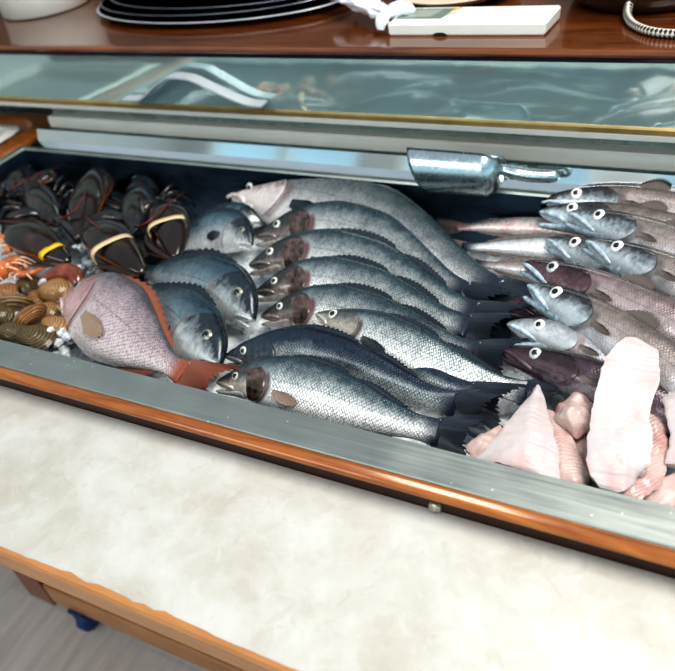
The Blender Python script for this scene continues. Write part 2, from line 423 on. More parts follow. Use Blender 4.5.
for i in range(N):
    for j in range(4): Fc.append([i*4+j, i*4+(j+1) % 4, i*4+4+(j+1) % 4, i*4+4+j])
Fc += [[0, 1, 2, 3], [N*4+3, N*4+2, N*4+1, N*4]]
hd = GL.part('handle', V, Fc, M_handle, smooth=False, label='curved grey handle')
for x in (hx0 + 0.022, hx1 - 0.016):
    GL.part('peg', *box(x - 0.004, x + 0.004, gy0 - 0.012, gy0 + 0.002, hz - 0.004, hz, 0.001), M_handle, smooth=False, parent=hd)
# ------------------------------------------------------------------ crushed ice
def ice_z(x, y):
    """Height of the ice bed above the ledge."""
    k = max(0.0, min(1.0, (y - 0.62) / 0.42))
    z = -0.042 - 0.040 * k
    l = max(0.0, min(1.0, (-0.78 - x) / 0.15))
    z -= 0.020 * l * k
    return z
M_ice, nt, b = new_mat('crushed ice')
v = noi(nt, coords(nt), 70, 5)
lk(nt, ramp(nt, v, [(0.3, (0.56, 0.61, 0.63)), (0.7, (0.90, 0.93, 0.93))]), b.inputs['Base Color'])
b.inputs['Roughness'].default_value = 0.15; b.inputs['Transmission Weight'].default_value = 0.04; b.inputs["IOR"].default_value = 1.3
bump(nt, b, v, 0.6, 0.004)
V, Fc = [], []
gx, gy = 230, 74
for j in range(gy + 1):
    for i in range(gx + 1):
        x = TX0 + 0.016 + (TX1 - TX0 - 0.03) * i / gx; y = TY0 + 0.013 + (TY1 - TY0 - 0.026) * j / gy
        z = ice_z(x, y) + 0.008 * noise.noise(Vector((x * 40, y * 40, 0))) + 0.006 * noise.noise(Vector((x * 110, y * 110, 5)))
        V.append(Vector((x, y, ZT + z)))
for j in range(gy):
    for i in range(gx):
        q = j * (gx + 1) + i; Fc.append([q, q + 1, q + gx + 2, q + gx + 1])
def ico(c, r, sub=1):
    bm = bmesh.new(); bmesh.ops.create_icosphere(bm, subdivisions=sub, radius=1)
    sx = Vector((random.uniform(0.7, 1.3), random.uniform(0.7, 1.3), random.uniform(0.6, 1.1))) * r
    of = random.uniform(0, 99)
    vs = []
    for v in bm.verts:
        k = 1 + 0.35 * noise.noise(v.co * 2 + Vector((of, 0, 0)))
        vs.append(Vector((c[0] + v.co.x * sx.x * k, c[1] + v.co.y * sx.y * k, c[2] + v.co.z * sx.z * k)))
    fs = [[q.index for q in f.verts] for f in bm.faces]; bm.free(); return vs, fs
blobs = []
# heaps of loose ice where it shows: (photo x, y, spread in m, count, height)
for px, py, sp_, cnt, hz_ in [(101, 264, 0.035, 90, 0.040), (88, 256, 0.022, 40, 0.060), (62, 345, 0.026, 60, 0.040), (185, 262, 0.03, 26, 0.0), (205, 190, 0.05, 40, 0.0), (75, 300, 0.03, 18, 0.0), (545, 372, 0.06, 30, 0.0), (440, 372, 0.05, 24, -0.01), (480, 372, 0.04, 22, -0.01), (150, 290, 0.05, 20, 0)]:
    c = at(px, py, -0.03)
    for k in range(cnt):
        x = c.x + random.gauss(0, sp_ * 0.5); y = max(TY0 + 0.02, min(TY1 - 0.03, c.y + random.gauss(0, sp_ * 0.5)))
        d = math.hypot(x - c.x, y - c.y) / sp_
        z = ice_z(x, y) + 0.004 + max(0, hz_ + 0.012 * (1 - d)) * random.random()
        blobs.append(ico((x, y, ZT + z), random.uniform(0.004, 0.010)))
for k in range(420):
    x = random.uniform(TX0 + 0.03, TX1 - 0.03); y = random.uniform(TY0 + 0.02, TY1 - 0.03)
    blobs.append(ico((x, y, ZT + ice_z(x, y) + 0.002), random.uniform(0.004, 0.009)))
V, Fc = join((V, Fc), *blobs)
ice = mesh_obj('crushed_ice', V, Fc, M_ice, None, Vector((0, 0, 0)), None, False)
ice['kind'] = 'stuff'; ice['label'] = 'bed of crushed ice filling the steel tray'; ice['category'] = 'ice'

# ------------------------------------------------------------------ fish
def skin_mat(name, flank, head, scale=330.0, mott=0.16, rough=0.27, hl=0.24, gill=(0.16, 0.015, 0.012), gillmix=0.55, scales=0.62, tail=(0.02, 0.03, 0.05), metal=0.25, tint=None):
    """flank and head: colour stops from the back (0) to the belly (1)."""
    m, nt, b = new_mat(name)
    uv = uvc(nt, 'shape'); met = uvc(nt, 'metric')
    se = nt.nodes.new('ShaderNodeSeparateXYZ'); lk(nt, uv, se.inputs[0]); t, s = se.outputs[0], se.outputs[1]
    oi = nt.nodes.new('ShaderNodeObjectInfo')
    add = nt.nodes.new('ShaderNodeVectorMath'); add.operation = 'ADD'; lk(nt, met, add.inputs[0])
    cmb = nt.nodes.new('ShaderNodeCombineXYZ'); lk(nt, mth(nt, 'MULTIPLY', oi.outputs['Random'], 7.0), cmb.inputs[2]); lk(nt, cmb.outputs[0], add.inputs[1])
    met2 = add.outputs[0]
    n1 = noi(nt, met2, 28, 4, 0.6); n2 = noi(nt, met2, 120, 3, 0.6)
    sj = mth(nt, 'ADD', s, mth(nt, 'MULTIPLY', mth(nt, 'SUBTRACT', n1, 0.5), mott * 2))
    sj = mth(nt, 'ADD', sj, mth(nt, 'MULTIPLY', mth(nt, 'SUBTRACT', n2, 0.5), mott))
    body = ramp(nt, sj, flank)
    # scales
    mp = nt.nodes.new('ShaderNodeMapping'); lk(nt, met, mp.inputs[0]); mp.inputs['Rotation'].default_value = (0, 0, pi / 4)
    vo = nd(nt, 'ShaderNodeTexVoronoi', Scale=scale); vo.inputs['Randomness'].default_value = 0.35; lk(nt, mp.outputs[0], vo.inputs['Vector'])
    sc_mask = mth(nt, 'MULTIPLY', mapr(nt, t, hl, hl + 0.03), mapr(nt, t, 1.0, 0.93))
    dist = vo.outputs['Distance']
    dk = mapr(nt, dist, 0.25, 0.75, 1.18, 1 - scales)
    dk = mth(nt, 'ADD', mth(nt, 'MULTIPLY', mth(nt, 'SUBTRACT', dk, 1.0), sc_mask), 1.0)
    cb = nt.nodes.new('ShaderNodeCombineXYZ')
    for q in range(3): lk(nt, dk, cb.inputs[q])
    body = mix(nt, 1.0, body, cb.outputs[0], 'MULTIPLY')
    hd = ramp(nt, mth(nt, 'ADD', s, mth(nt, 'MULTIPLY', mth(nt, 'ADD', mth(nt, 'SUBTRACT', n1, 0.5), mth(nt, 'SUBTRACT', n2, 0.5)), 0.45)), head)
    # rounded rear edge of the head
    bow = mth(nt, 'MULTIPLY', mth(nt, 'POWER', mth(nt, 'ABSOLUTE', mth(nt, 'SUBTRACT', s, 0.5)), 2.0), -0.35)
    edge = mth(nt, 'SUBTRACT', t, mth(nt, 'ADD', bow, hl))
    col = mix(nt, mapr(nt, edge, -0.012, 0.0), hd, body)
    slit = mth(nt, 'MULTIPLY', mapr(nt, edge, -0.012, 0.002), mapr(nt, edge, 0.028, 0.008))
    slit = mth(nt, 'MULTIPLY', slit, mth(nt, 'MULTIPLY', mapr(nt, s, 0.22, 0.38), mapr(nt, s, 0.98, 0.85)))
    col = mix(nt, mth(nt, 'MULTIPLY', slit, gillmix), col, gill)
    col = mix(nt, mapr(nt, t, 0.90, 0.985, 0, 1.0), col, tail)
    if tint: col = mix(nt, mapr(nt, n1, 0.45, 0.62, 0, tint[0]), col, tint[1])
    # lateral line
    ll = mth(nt, 'ABSOLUTE', mth(nt, 'SUBTRACT', s, 0.40))
    col = mix(nt, mth(nt, 'MULTIPLY', mapr(nt, ll, 0.014, 0.004, 0, 0.35), sc_mask), col, (0.05, 0.055, 0.06))
    lk(nt, col, b.inputs['Base Color'])
    b.inputs['Metallic'].default_value = metal; b.inputs['Coat Weight'].default_value = 0.5; b.inputs['Coat Roughness'].default_value = 0.12
    lk(nt, mapr(nt, n2, 0.3, 0.7, rough - 0.08, rough + 0.12), b.inputs['Roughness'])
    hgt = mth(nt, 'ADD', mth(nt, 'MULTIPLY', mth(nt, 'MULTIPLY', dist, -1.0), sc_mask), mth(nt, 'MULTIPLY', n2, 0.5))
    bump(nt, b, hgt, 0.35, 0.0015)
    return m
def fin_mat(name, base, tip, alpha_col=None):
    m, nt, b = new_mat(name)
    uv = uvc(nt, 'shape'); se = nt.nodes.new('ShaderNodeSeparateXYZ'); lk(nt, uv, se.inputs[0])
    w = nd(nt, 'ShaderNodeTexWave', Scale=9.0, Distortion=0.6); w.bands_direction = 'X'; lk(nt, uv, w.inputs['Vector'])
    c = ramp(nt, se.outputs[1], [(0.0, base), (1.0, tip)])
    c = mix(nt, mapr(nt, w.outputs['Fac'], 0.3, 0.8, 0, 0.55), c, tuple(x * 0.35 for x in tip))
    lk(nt, c, b.inputs['Base Color']); b.inputs['Roughness'].default_value = 0.38; b.inputs['Coat Weight'].default_value = 0.12
    bump(nt, b, w.outputs['Fac'], 0.5, 0.001)
    return m
def eye_mat(name, stops):
    m, nt, b = new_mat(name)
    uv = uvc(nt, 'shape'); se = nt.nodes.new('ShaderNodeSeparateXYZ'); lk(nt, uv, se.inputs[0])
    lk(nt, ramp(nt, se.outputs[0], stops), b.inputs['Base Color']); b.inputs['Roughness'].default_value = 0.15; b.inputs['Coat Weight'].default_value = 0.8
    return m

def settle(p):
    """Soft flesh gives way to the tray wall, the rim and the ice."""
    if p.z < RZ_ + 0.002:
        if p.y < TY0 + 0.014:
            dz, dy = RZ_ + 0.002 - p.z, TY0 + 0.014 - p.y
            if dz < dy * 0.6: p.z += dz
            else: p.y += dy
        if p.y > TY1 - 0.014: p.y = TY1 - 0.014
        if p.x < TX0 + 0.016: p.x = TX0 + 0.016
    lo = ZT + ice_z(p.x, p.y) - 0.006
    if p.z < lo and TY0 < p.y < TY1: p.z = lo
    return p
SP = {}
SP['bass'] = dict(tab=[(0, .008, .010, .006), (.03, .024, .022, .018), (.08, .045, .038, .032), (.15, .072, .062, .045), (.25, .098, .092, .056), (.35, .112, .108, .060), (.5, .110, .108, .056), (.65, .088, .083, .044), (.8, .058, .053, .028), (.92, .042, .038, .014), (.97, .044, .040, .007), (1, .044, .040, .0015)],
    hl=.255, eye=(.095, .30, .019), tail=.185, tailw=.105, fork=.48, jaw=(.13, .05, .018), dors=[(.32, .58, .036), (.62, .84, .030)], anal=(.66, .82, .05), pect=(.29, .62, .13))
SP['bream'] = dict(tab=[(0, .016, .014, .012), (.03, .060, .035, .03), (.08, .115, .075, .05), (.16, .165, .125, .075), (.28, .205, .175, .09), (.42, .205, .19, .088), (.6, .155, .15, .065), (.78, .085, .082, .034), (.92, .046, .046, .015), (.97, .049, .049, .007), (1, .050, .050, .0015)],
    hl=.29, eye=(.135, .27, .030), tail=.26, tailw=.15, fork=.35, jaw=(.10, .045, .02), dors=[(.28, .86, .055)], anal=(.62, .84, .05), pect=(.33, .62, .2))
SP['hake'] = dict(tab=[(0, .010, .012, .016), (.02, .020, .024, .027), (.06, .033, .040, .038), (.12, .045, .054, .047), (.2, .058, .064, .054), (.3, .068, .070, .060), (.42, .072, .074, .060), (.6, .060, .058, .048), (.78, .042, .038, .032), (.92, .022, .020, .014), (1, .024, .022, .006)],
    hl=.27, eye=(.115, .33, .0215), tail=.10, tailw=.06, fork=.1, jaw=(.16, .010, .020), dors=[(.30, .40, .05), (.45, .90, .03)], anal=(.5, .9, .03), pect=(.275, .55, .075))

def fish(species, name, cat, label, group, pts, tilt, skin, fin, eye, L=None, flip=False, gape=0.0, twist=0.0, pale=None, deep=1.0, tail_up=0.0, nofins=(), lens=1.0, jawmat=None, gillmat=None):
    S = SP[species]
    P = [at(*p) for p in pts]
    if L is None: pass
    else:
        d = (P[-1] - P[-2]).normalized(); have = sum((P[i+1] - P[i]).length for i in range(len(P) - 1))
        if have < L: P.append(P[-1] + d * (L - have))
    n, m = 64, 32
    C, Ln = catmull(P, n)
    tilt += {'bass': 14, 'bream': 10, 'hake': 20}[species]
    N0 = Vector((0, -math.sin(math.radians(tilt)), math.cos(math.radians(tilt))))
    def frame(i):
        i = max(0, min(n, i))
        T = (C[min(n, i + 1)] - C[max(0, i - 1)]).normalized()
        N = (N0 - T * N0.dot(T)).normalized(); D = N.cross(T)
        if flip: D = -D
        return T, N, D
    T, N, D = frame(n // 2)
    def at_t(t):
        f = max(0, min(1, t)) * n; i = min(n - 1, int(f)); u = f - i
        return C[i].lerp(C[i + 1], u), frame(i)
    def prof(t):
        a, b_, w = hermite(S['tab'], t)
        return a * Ln * deep, b_ * Ln * deep, w * Ln
    def surf(t, th, off=0.0):
        c, (T, N, D) = at_t(t); a, b_, w = prof(t); ct, st_ = math.cos(th), math.sin(th)
        p = c + D * (ct * (a if ct > 0 else b_)) + N * (math.copysign(abs(st_) ** 0.9, st_) * w)
        return settle(p + N * off)
    root = Thing(name, label, cat, at_t(0.5)[0] - Vector((0, 0, prof(.5)[2])), group)
    V, Fc, U1, U2 = [], [], [], []
    for i in range(n + 1):
        t = (i / n) ** 1.25 if False else i / n
        a, b_, w = prof(t)
        for j in range(m):
            th = 2 * pi * j / m
            V.append(surf(t, th)); U1.append((t, (1 - math.cos(th)) / 2)); U2.append((t * Ln, (0.5 - abs(0.5 - j / m)) * 2 * (a + b_) * 1.15))
    for i in range(n):
        for j in range(m): Fc.append([i*m+j, (i+1)*m+j, (i+1)*m+(j+1) % m, i*m+(j+1) % m])
    Fc += [list(range(m)), list(range(n*m, n*m+m))[::-1]]
    if flip: Fc = [f[::-1] for f in Fc]
    root.part('body', V, Fc, skin, {'shape': U1, 'metric': U2})
    # eye on the upper flank
    te, se_, r = S['eye']; r *= Ln * lens
    th = math.acos(1 - 2 * se_)
    c = surf(te, th); e1 = surf(te + .02, th) - surf(te - .02, th); e2 = surf(te, th + .2) - surf(te, th - .2)
    nn = e1.cross(e2).normalized(); nn = nn if nn.dot(N) > 0 else -nn
    nn = (nn + N * 0.6).normalized()
    e1 = (e1 - nn * e1.dot(nn)).normalized(); e2 = nn.cross(e1)
    def disc(rad, hgt, base, k=22):
        V, Fc, U = [c + nn * (base + hgt)], [], [(0, 0)]
        R = 6
        for q in range(1, R + 1):
            f = q / R
            for j in range(k):
                a = 2 * pi * j / k
                V.append(c + (e1 * math.cos(a) + e2 * math.sin(a)) * rad * f + nn * (base + hgt * (1 - f * f))); U.append((f, 0))
        for j in range(k): Fc.append([0, 1 + j, 1 + (j + 1) % k])
        for q in range(R - 1):
            for j in range(k): Fc.append([1 + q*k + j, 1 + (q+1)*k + j, 1 + (q+1)*k + (j+1) % k, 1 + q*k + (j+1) % k])
        return V, Fc, U
    V, Fc, U = disc(r, r * 0.42, -r * 0.12)
    eo = root.part('eye', V, Fc, eye, {'shape': U})
    V, Fc, U = disc(r * 0.42, r * 0.12, r * 0.27)
    root.part('pupil', V, Fc, M_pupil, {'shape': U}, parent=eo)
    # gill cover: a thin plate a little proud of the flank
    hl = S['hl']; V, Fc, U1, U2 = [], [], [], []
    A, B = 14, 16
    for i in range(A + 1):
        for j in range(B + 1):
            s = 0.20 + 0.76 * j / B
            e = hl - 0.35 * (s - 0.5) ** 2 - 0.006
            t0 = hl * 0.60; t = t0 + (e - t0) * i / A
            V.append(surf(t, math.acos(1 - 2 * s), (0.0004 + 0.009 * (i / A) ** 2 * math.sin(pi * j / B) ** 0.5) * Ln * (1 if i < A else 0.75)))
            U1.append((min(t, hl - 0.1), s)); U2.append((t * Ln, s * 0.07))
    for i in range(A):
        for j in range(B): Fc.append([i*(B+1)+j, (i+1)*(B+1)+j, (i+1)*(B+1)+j+1, i*(B+1)+j+1])
    root.part('gill_cover', V, Fc, gillmat or skin, {'shape': U1, 'metric': U2})
    # lower jaw
    tj, drop, jw = S['jaw']
    cj, (T, N, D) = at_t(tj); a, b_, w = prof(tj)
    p0 = cj - D * b_ * 0.55; tip = C[0] - D * (prof(0.02)[1] + (drop * 0.35 + gape) * Ln) + (-frame(0)[0]) * Ln * (0.005 - gape * 0.25)
    mid = (p0 + tip) / 2 - D * Ln * 0.006
    V, Fc, uv = sweep([p0, mid, tip], [(0, w * 0.8, b_ * 0.55), (.5, jw * 1.2 * Ln, .014 * Ln), (.9, jw * 0.75 * Ln, .009 * Ln), (1, jw * .3 * Ln, .003 * Ln)], hint=D, n=14, m=14)
    root.part('lower_jaw', V, Fc, jawmat or skin, {'shape': [(0.1, 0.85 - 0.1 * math.sin(2 * pi * q[1])) for q in uv], 'metric': [(q[0] * .05, q[1] * .03) for q in uv]})
    # upper lip running back along the mouth
    Pl = [surf(0.0, math.acos(-0.3)), surf(.03, math.acos(-.25), .001), surf(.07, math.acos(-.42), .001), surf(.125 if species == 'hake' else .09, math.acos(-.72), .0)]
    lr = Ln * (.0075 if species == 'hake' else .008)
    V, Fc, uv = sweep(Pl, [(0, lr * .8, lr * .6), (.5, lr, lr * .6), (.9, lr * .9, lr * .5), (1, lr * .2, lr * .2)], hint=N, n=16, m=10)
    root.part('upper_lip', V, Fc, jawmat or skin, {'shape': [(0.1, 0.7) for q in uv], 'metric': [(q[0] * .05, q[1] * .03) for q in uv]})
    # fins along the back and belly
    def ridge(t0, t1, h, side, nm, lean=0.6):
        V, Fc, U = [], [], []; k = 26
        for i in range(k + 1):
            u = i / k; t = t0 + (t1 - t0) * u; c, (T, N, D) = at_t(t); a, b_, w = prof(t)
            base = c + D * (a * 0.96 if side > 0 else -b_ * 0.96)
            hh = h * Ln * (math.sin(pi * min(1, u * 1.6 + 0.12) * 0.5) * (1 - u) ** 0.45 + 0.08) * (1 + 0.16 * (-1) ** i)
            d = (D * side + T * lean + N * 0.25).normalized()
            for j in range(4):
                V.append(settle(base + d * hh * j / 3 - N * 0.3 * hh * (j / 3) ** 2)); U.append((u * 3, j / 3))
        for i in range(k):
            for j in range(3): Fc.append([i*4+j, i*4+j+1, i*4+j+5, i*4+j+4])
        root.part(nm, V, Fc, fin, {'shape': U})
    if 'dorsal' not in nofins:
        for t0, t1, h in S['dors']: ridge(t0, t1, h, 1, 'dorsal_fin')
    if 'anal' not in nofins: ridge(*S['anal'], -1, 'anal_fin')
    # pectoral fin folded on the flank
    if 'pectoral' not in nofins:
        tp, sp_, lp = S['pect']; th = math.acos(1 - 2 * sp_)
        V, Fc, U = [], [], []; k, q = 12, 6
        for i in range(k + 1):
            f = i / k - 0.5
            for j in range(q + 1):
                u = j / q
                ln = lp * (1 - 1.9 * f * f) * (1 + 0.03 * (-1) ** i)
                V.append(surf(tp + ln * u * math.cos(f * 0.9 + 0.25), th + f * 0.22 + u * ln * (f * 0.75 + 0.30) * 3.2, 0.0012 + 0.010 * u * Ln)); U.append((i / k * 1.5, u))
        for i in range(k):
            for j in range(q): Fc.append([i*(q+1)+j, i*(q+1)+j+1, (i+1)*(q+1)+j+1, (i+1)*(q+1)+j])
        root.part('pectoral_fin', V, Fc, pale or fin, {'shape': U})
    # tail
    c, (T, N, D) = at_t(1.0); a, b_, w = prof(1.0); V, Fc, U = [], [], []; k, q = 30, 8
    for i in range(k + 1):
        f = i / k * 2 - 1
        ln = S['tail'] * Ln * (1 - S['fork'] * (1 - f * f)) * (1 + 0.06 * (-1) ** i + 0.05 * math.sin(i * 2.3))
        for j in range(q + 1):
            u = j / q
            spread = S['tailw'] * Ln * deep
            y = f * (a * 0.95 + (spread - a * 0.95) * u ** 0.8)
            V.append(settle(c + T * (ln * u - 0.03 * Ln * (1 - u)) + D * y + N * (0.02 * Ln * u * math.sin(f * 4) + tail_up * u * u * Ln))); U.append((i / k * 3, u))
    for i in range(k):
        for j in range(q): Fc.append([i*(q+1)+j, i*(q+1)+j+1, (i+1)*(q+1)+j+1, (i+1)*(q+1)+j])
    root.part('tail_fin', V, Fc, fin, {'shape': U})
    return root

M_pupil = plain('black pupil', (0.004, 0.004, 0.006), 0.08, coat=1.0)
E_hake = eye_mat('white ringed eye', [(0.0, (0.01, 0.01, 0.012)), (0.40, (0.02, 0.02, 0.025)), (0.47, (0.85, 0.86, 0.82)), (0.80, (0.90, 0.90, 0.86)), (0.92, (0.72, 0.70, 0.62)), (1.0, (0.10, 0.10, 0.10))])
E_bass = eye_mat('silver eye', [(0.0, (0.01, 0.01, 0.012)), (0.42, (0.02, 0.02, 0.025)), (0.50, (0.62, 0.64, 0.58)), (0.85, (0.70, 0.70, 0.62)), (1.0, (0.06, 0.06, 0.07))])
E_dull = eye_mat('dull eye', [(0.0, (0.01, 0.01, 0.012)), (0.45, (0.02, 0.03, 0.04)), (0.6, (0.24, 0.26, 0.25)), (0.85, (0.30, 0.27, 0.16)), (1.0, (0.03, 0.03, 0.04))])
E_rose = eye_mat('bluish eye', [(0.0, (0.02, 0.05, 0.08)), (0.40, (0.05, 0.12, 0.18)), (0.50, (0.55, 0.62, 0.64)), (0.85, (0.50, 0.48, 0.46)), (1.0, (0.10, 0.06, 0.06))])
K_bass = skin_mat('sea bass skin', [(0.0, (0.020, 0.045, 0.06)), (0.12, (0.05, 0.08, 0.095)), (0.24, (0.22, 0.255, 0.26)), (0.42, (0.50, 0.53, 0.52)), (0.65, (0.80, 0.81, 0.78)), (1.0, (0.90, 0.89, 0.85))],
    [(0.0, (0.03, 0.05, 0.06)), (0.3, (0.12, 0.13, 0.13)), (0.55, (0.42, 0.38, 0.33)), (1.0, (0.74, 0.72, 0.66))], hl=.255, gill=(0.05, 0.008, 0.008), gillmix=0.85)
K_bassdark = skin_mat('dark sea bass skin', [(0.0, (0.010, 0.022, 0.042)), (0.2, (0.02, 0.04, 0.065)), (0.34, (0.13, 0.165, 0.18)), (0.58, (0.40, 0.44, 0.44)), (1.0, (0.6, 0.62, 0.6))],
    [(0.0, (0.015, 0.03, 0.05)), (0.4, (0.05, 0.07, 0.09)), (0.8, (0.22, 0.22, 0.22)), (1.0, (0.5, 0.5, 0.47))], hl=.255, gillmix=0.25)
K_basspale = skin_mat('white headed sea bass skin', [(0.0, (0.05, 0.09, 0.10)), (0.10, (0.06, 0.09, 0.10)), (0.26, (0.16, 0.18, 0.185)), (0.45, (0.36, 0.37, 0.37)), (0.68, (0.72, 0.70, 0.68)), (1.0, (0.88, 0.84, 0.81))],
    [(0.0, (0.06, 0.14, 0.15)), (0.22, (0.16, 0.20, 0.20)), (0.38, (0.55, 0.45, 0.43)), (0.5, (0.86, 0.76, 0.73)), (1.0, (0.90, 0.84, 0.81))], hl=.255, gill=(0.12, 0.03, 0.025), gillmix=0.5)
K_bassdim = skin_mat('sea bass skin with a dusky head', [(0.0, (0.020, 0.045, 0.06)), (0.12, (0.05, 0.08, 0.095)), (0.24, (0.20, 0.235, 0.24)), (0.42, (0.46, 0.49, 0.48)), (0.65, (0.80, 0.81, 0.78)), (1.0, (0.90, 0.89, 0.85))],
    [(0.0, (0.02, 0.035, 0.04)), (0.4, (0.06, 0.06, 0.058)), (0.65, (0.17, 0.145, 0.13)), (1.0, (0.42, 0.38, 0.35))], hl=.255, gill=(0.12, 0.015, 0.012), gillmix=0.85)
K_bream = skin_mat('gilt bream skin', [(0.0, (0.02, 0.045, 0.065)), (0.16, (0.05, 0.09, 0.12)), (0.36, (0.17, 0.24, 0.27)), (0.6, (0.46, 0.51, 0.53)), (1.0, (0.74, 0.75, 0.74))],
    [(0.0, (0.012, 0.02, 0.03)), (0.25, (0.03, 0.045, 0.06)), (0.42, (0.26, 0.29, 0.29)), (0.62, (0.50, 0.53, 0.52)), (1.0, (0.76, 0.75, 0.73))], hl=.29, gill=(0.30, 0.10, 0.02), gillmix=0.35, scales=0.3, scale=260)
K_pink = skin_mat('pink bream skin', [(0.0, (0.10, 0.11, 0.13)), (0.14, (0.28, 0.23, 0.25)), (0.4, (0.50, 0.40, 0.41)), (0.65, (0.66, 0.56, 0.56)), (1.0, (0.84, 0.77, 0.75))],
    [(0.0, (0.22, 0.14, 0.14)), (0.3, (0.46, 0.28, 0.28)), (0.6, (0.66, 0.46, 0.45)), (1.0, (0.82, 0.72, 0.70))], hl=.29, gillmix=0.35, scales=0.5, scale=270, tail=(0.34, 0.10, 0.05))
K_hake = skin_mat('brown grey hake skin', [(0.0, (0.10, 0.085, 0.085)), (0.2, (0.20, 0.165, 0.15)), (0.45, (0.36, 0.31, 0.29)), (0.65, (0.56, 0.53, 0.53)), (1.0, (0.78, 0.77, 0.78))],
    [(0.0, (0.022, 0.020, 0.024)), (0.30, (0.055, 0.055, 0.062)), (0.46, (0.22, 0.245, 0.26)), (0.64, (0.55, 0.61, 0.64)), (1.0, (0.75, 0.78, 0.80))], hl=.27, gill=(0.06, 0.05, 0.05), scales=0.14, scale=330, mott=0.22, gillmix=0.6)
K_hakerose = skin_mat('purple headed hake skin', [(0.0, (0.11, 0.08, 0.085)), (0.2, (0.20, 0.15, 0.15)), (0.5, (0.42, 0.355, 0.35)), (0.75, (0.58, 0.52, 0.52)), (1.0, (0.72, 0.68, 0.70))],
    [(0.0, (0.022, 0.014, 0.018)), (0.3, (0.055, 0.026, 0.034)), (0.6, (0.15, 0.085, 0.095)), (0.8, (0.32, 0.25, 0.27)), (1.0, (0.48, 0.44, 0.47))], hl=.27, gill=(0.08, 0.04, 0.05), scales=0.12, scale=330, mott=0.2, gillmix=0.6)
K_hakedark = skin_mat('dark plum hake skin', [(0.0, (0.03, 0.02, 0.03)), (0.3, (0.07, 0.045, 0.06)), (0.6, (0.15, 0.11, 0.13)), (1.0, (0.42, 0.38, 0.42))],
    [(0.0, (0.018, 0.012, 0.015)), (0.4, (0.045, 0.026, 0.032)), (0.75, (0.13, 0.085, 0.10)), (1.0, (0.28, 0.24, 0.26))], hl=.27, gill=(0.05, 0.03, 0.04), scales=0.2, scale=330, gillmix=0.6)
K_hakesilver = skin_mat('silver hake skin', [(0.0, (0.08, 0.08, 0.085)), (0.2, (0.22, 0.22, 0.22)), (0.4, (0.52, 0.53, 0.54)), (0.7, (0.80, 0.81, 0.82)), (1.0, (0.86, 0.86, 0.86))],
    [(0.0, (0.10, 0.11, 0.12)), (0.3, (0.35, 0.37, 0.39)), (0.6, (0.66, 0.69, 0.70)), (1.0, (0.8, 0.82, 0.83))], hl=.27, gill=(0.3, 0.12, 0.10), scales=0.2, scale=330)
K_hakepink = skin_mat('pinkish silver hake skin', [(0.0, (0.08, 0.08, 0.085)), (0.2, (0.20, 0.20, 0.20)), (0.4, (0.45, 0.40, 0.39)), (0.7, (0.74, 0.60, 0.57)), (1.0, (0.8, 0.76, 0.74))],
    [(0.0, (0.10, 0.11, 0.12)), (1.0, (0.8, 0.82, 0.83))], hl=.27, scales=0.15, scale=330, tint=(0.6, (0.55, 0.30, 0.27)))
K_jaw = plain('pale blue white jaw', (0.44, 0.54, 0.60), 0.25, coat=0.6, var=0.45, nscale=110)
K_plum = plain('plum lip', (0.07, 0.035, 0.05), 0.25, coat=0.6, var=0.4, nscale=80)
K_gillbass = plain('ruddy gill cover', (0.10, 0.066, 0.055), 0.2, 0.3, coat=0.8, var=0.95, nscale=90)
F_dark = fin_mat('dark blue fin', (0.06, 0.075, 0.09), (0.012, 0.020, 0.038))
F_grey = fin_mat('grey fin', (0.26, 0.25, 0.24), (0.10, 0.095, 0.10))
F_pink = fin_mat('red brown fin', (0.42, 0.18, 0.12), (0.30, 0.09, 0.05))
F_amber = fin_mat('amber fin', (0.55, 0.42, 0.34), (0.50, 0.34, 0.24))
F_brown = fin_mat('brown grey fin', (0.30, 0.25, 0.22), (0.16, 0.13, 0.12))

bass_g, bream_g, hake_g = 'sea bass side by side on the ice', 'sea breams on the ice', 'hakes stacked beside the sea bass'
B = lambda label, pts, tilt, **k: fish('bass', 'sea_bass', 'fish', label, bass_g, pts, tilt, k.pop('skin', K_bass), k.pop('fin', F_dark), E_bass, gillmat=k.pop('gillmat', None), **k)
B('pale-headed sea bass lying nearest the back wall of the tray', [(231, 195, -.03), (290, 203, -.02), (370, 224, -.015), (440, 262, -.015), (490, 296, -.01)], 16, skin=K_basspale, deep=1.1, nofins=('dorsal',), lens=.75)
B('sea bass just in front of the pale-headed one, gill dark red', [(257, 236, -.03), (310, 229, -.02), (370, 241, -.02), (420, 266, -.02), (462, 296, -.02)], 28, skin=K_bassdim, deep=1.12, gillmat=K_gillbass)
B('third sea bass from the back wall, pale belly line showing', [(250, 265, -.02), (300, 256, -.01), (360, 268, -.01), (425, 294, -.01), (473, 316, -.005)], 24, skin=K_bassdim, deep=1.12, gillmat=K_gillbass)
B('fourth sea bass from the back wall, grey with a brown gill cover', [(256, 292, -.015), (310, 283, -.005), (370, 295, -.005), (425, 313, -.005), (468, 328, 0)], 30, skin=K_bassdim, deep=1.12, gillmat=K_gillbass)
B('sea bass whose front half lies behind a wide-eyed smaller head', [(262, 316, -.015), (315, 310, -.005), (380, 325, -.005), (435, 342, -.005), (478, 355, 0)], 30, skin=K_bassdim, deep=1.12, gillmat=K_gillbass)
B('sea bass with a bright round eye lying across the middle of the row', [(317, 314, .028), (368, 336, .022), (425, 361, .010), (480, 381, .0), (527, 394, -.006)], 20, lens=1.35, deep=1.15)
B('dark-backed sea bass, second behind the front one', [(238, 347, -.010), (300, 350, -.008), (360, 364, -.006), (425, 379, .0), (472, 396, .0)], 34, skin=K_bassdark)
B('dark-backed sea bass directly behind the front one', [(226, 356, -.002), (290, 356, .006), (350, 371, .006), (412, 392, .004), (456, 406, .002)], 42, skin=K_bassdark, deep=1.12)
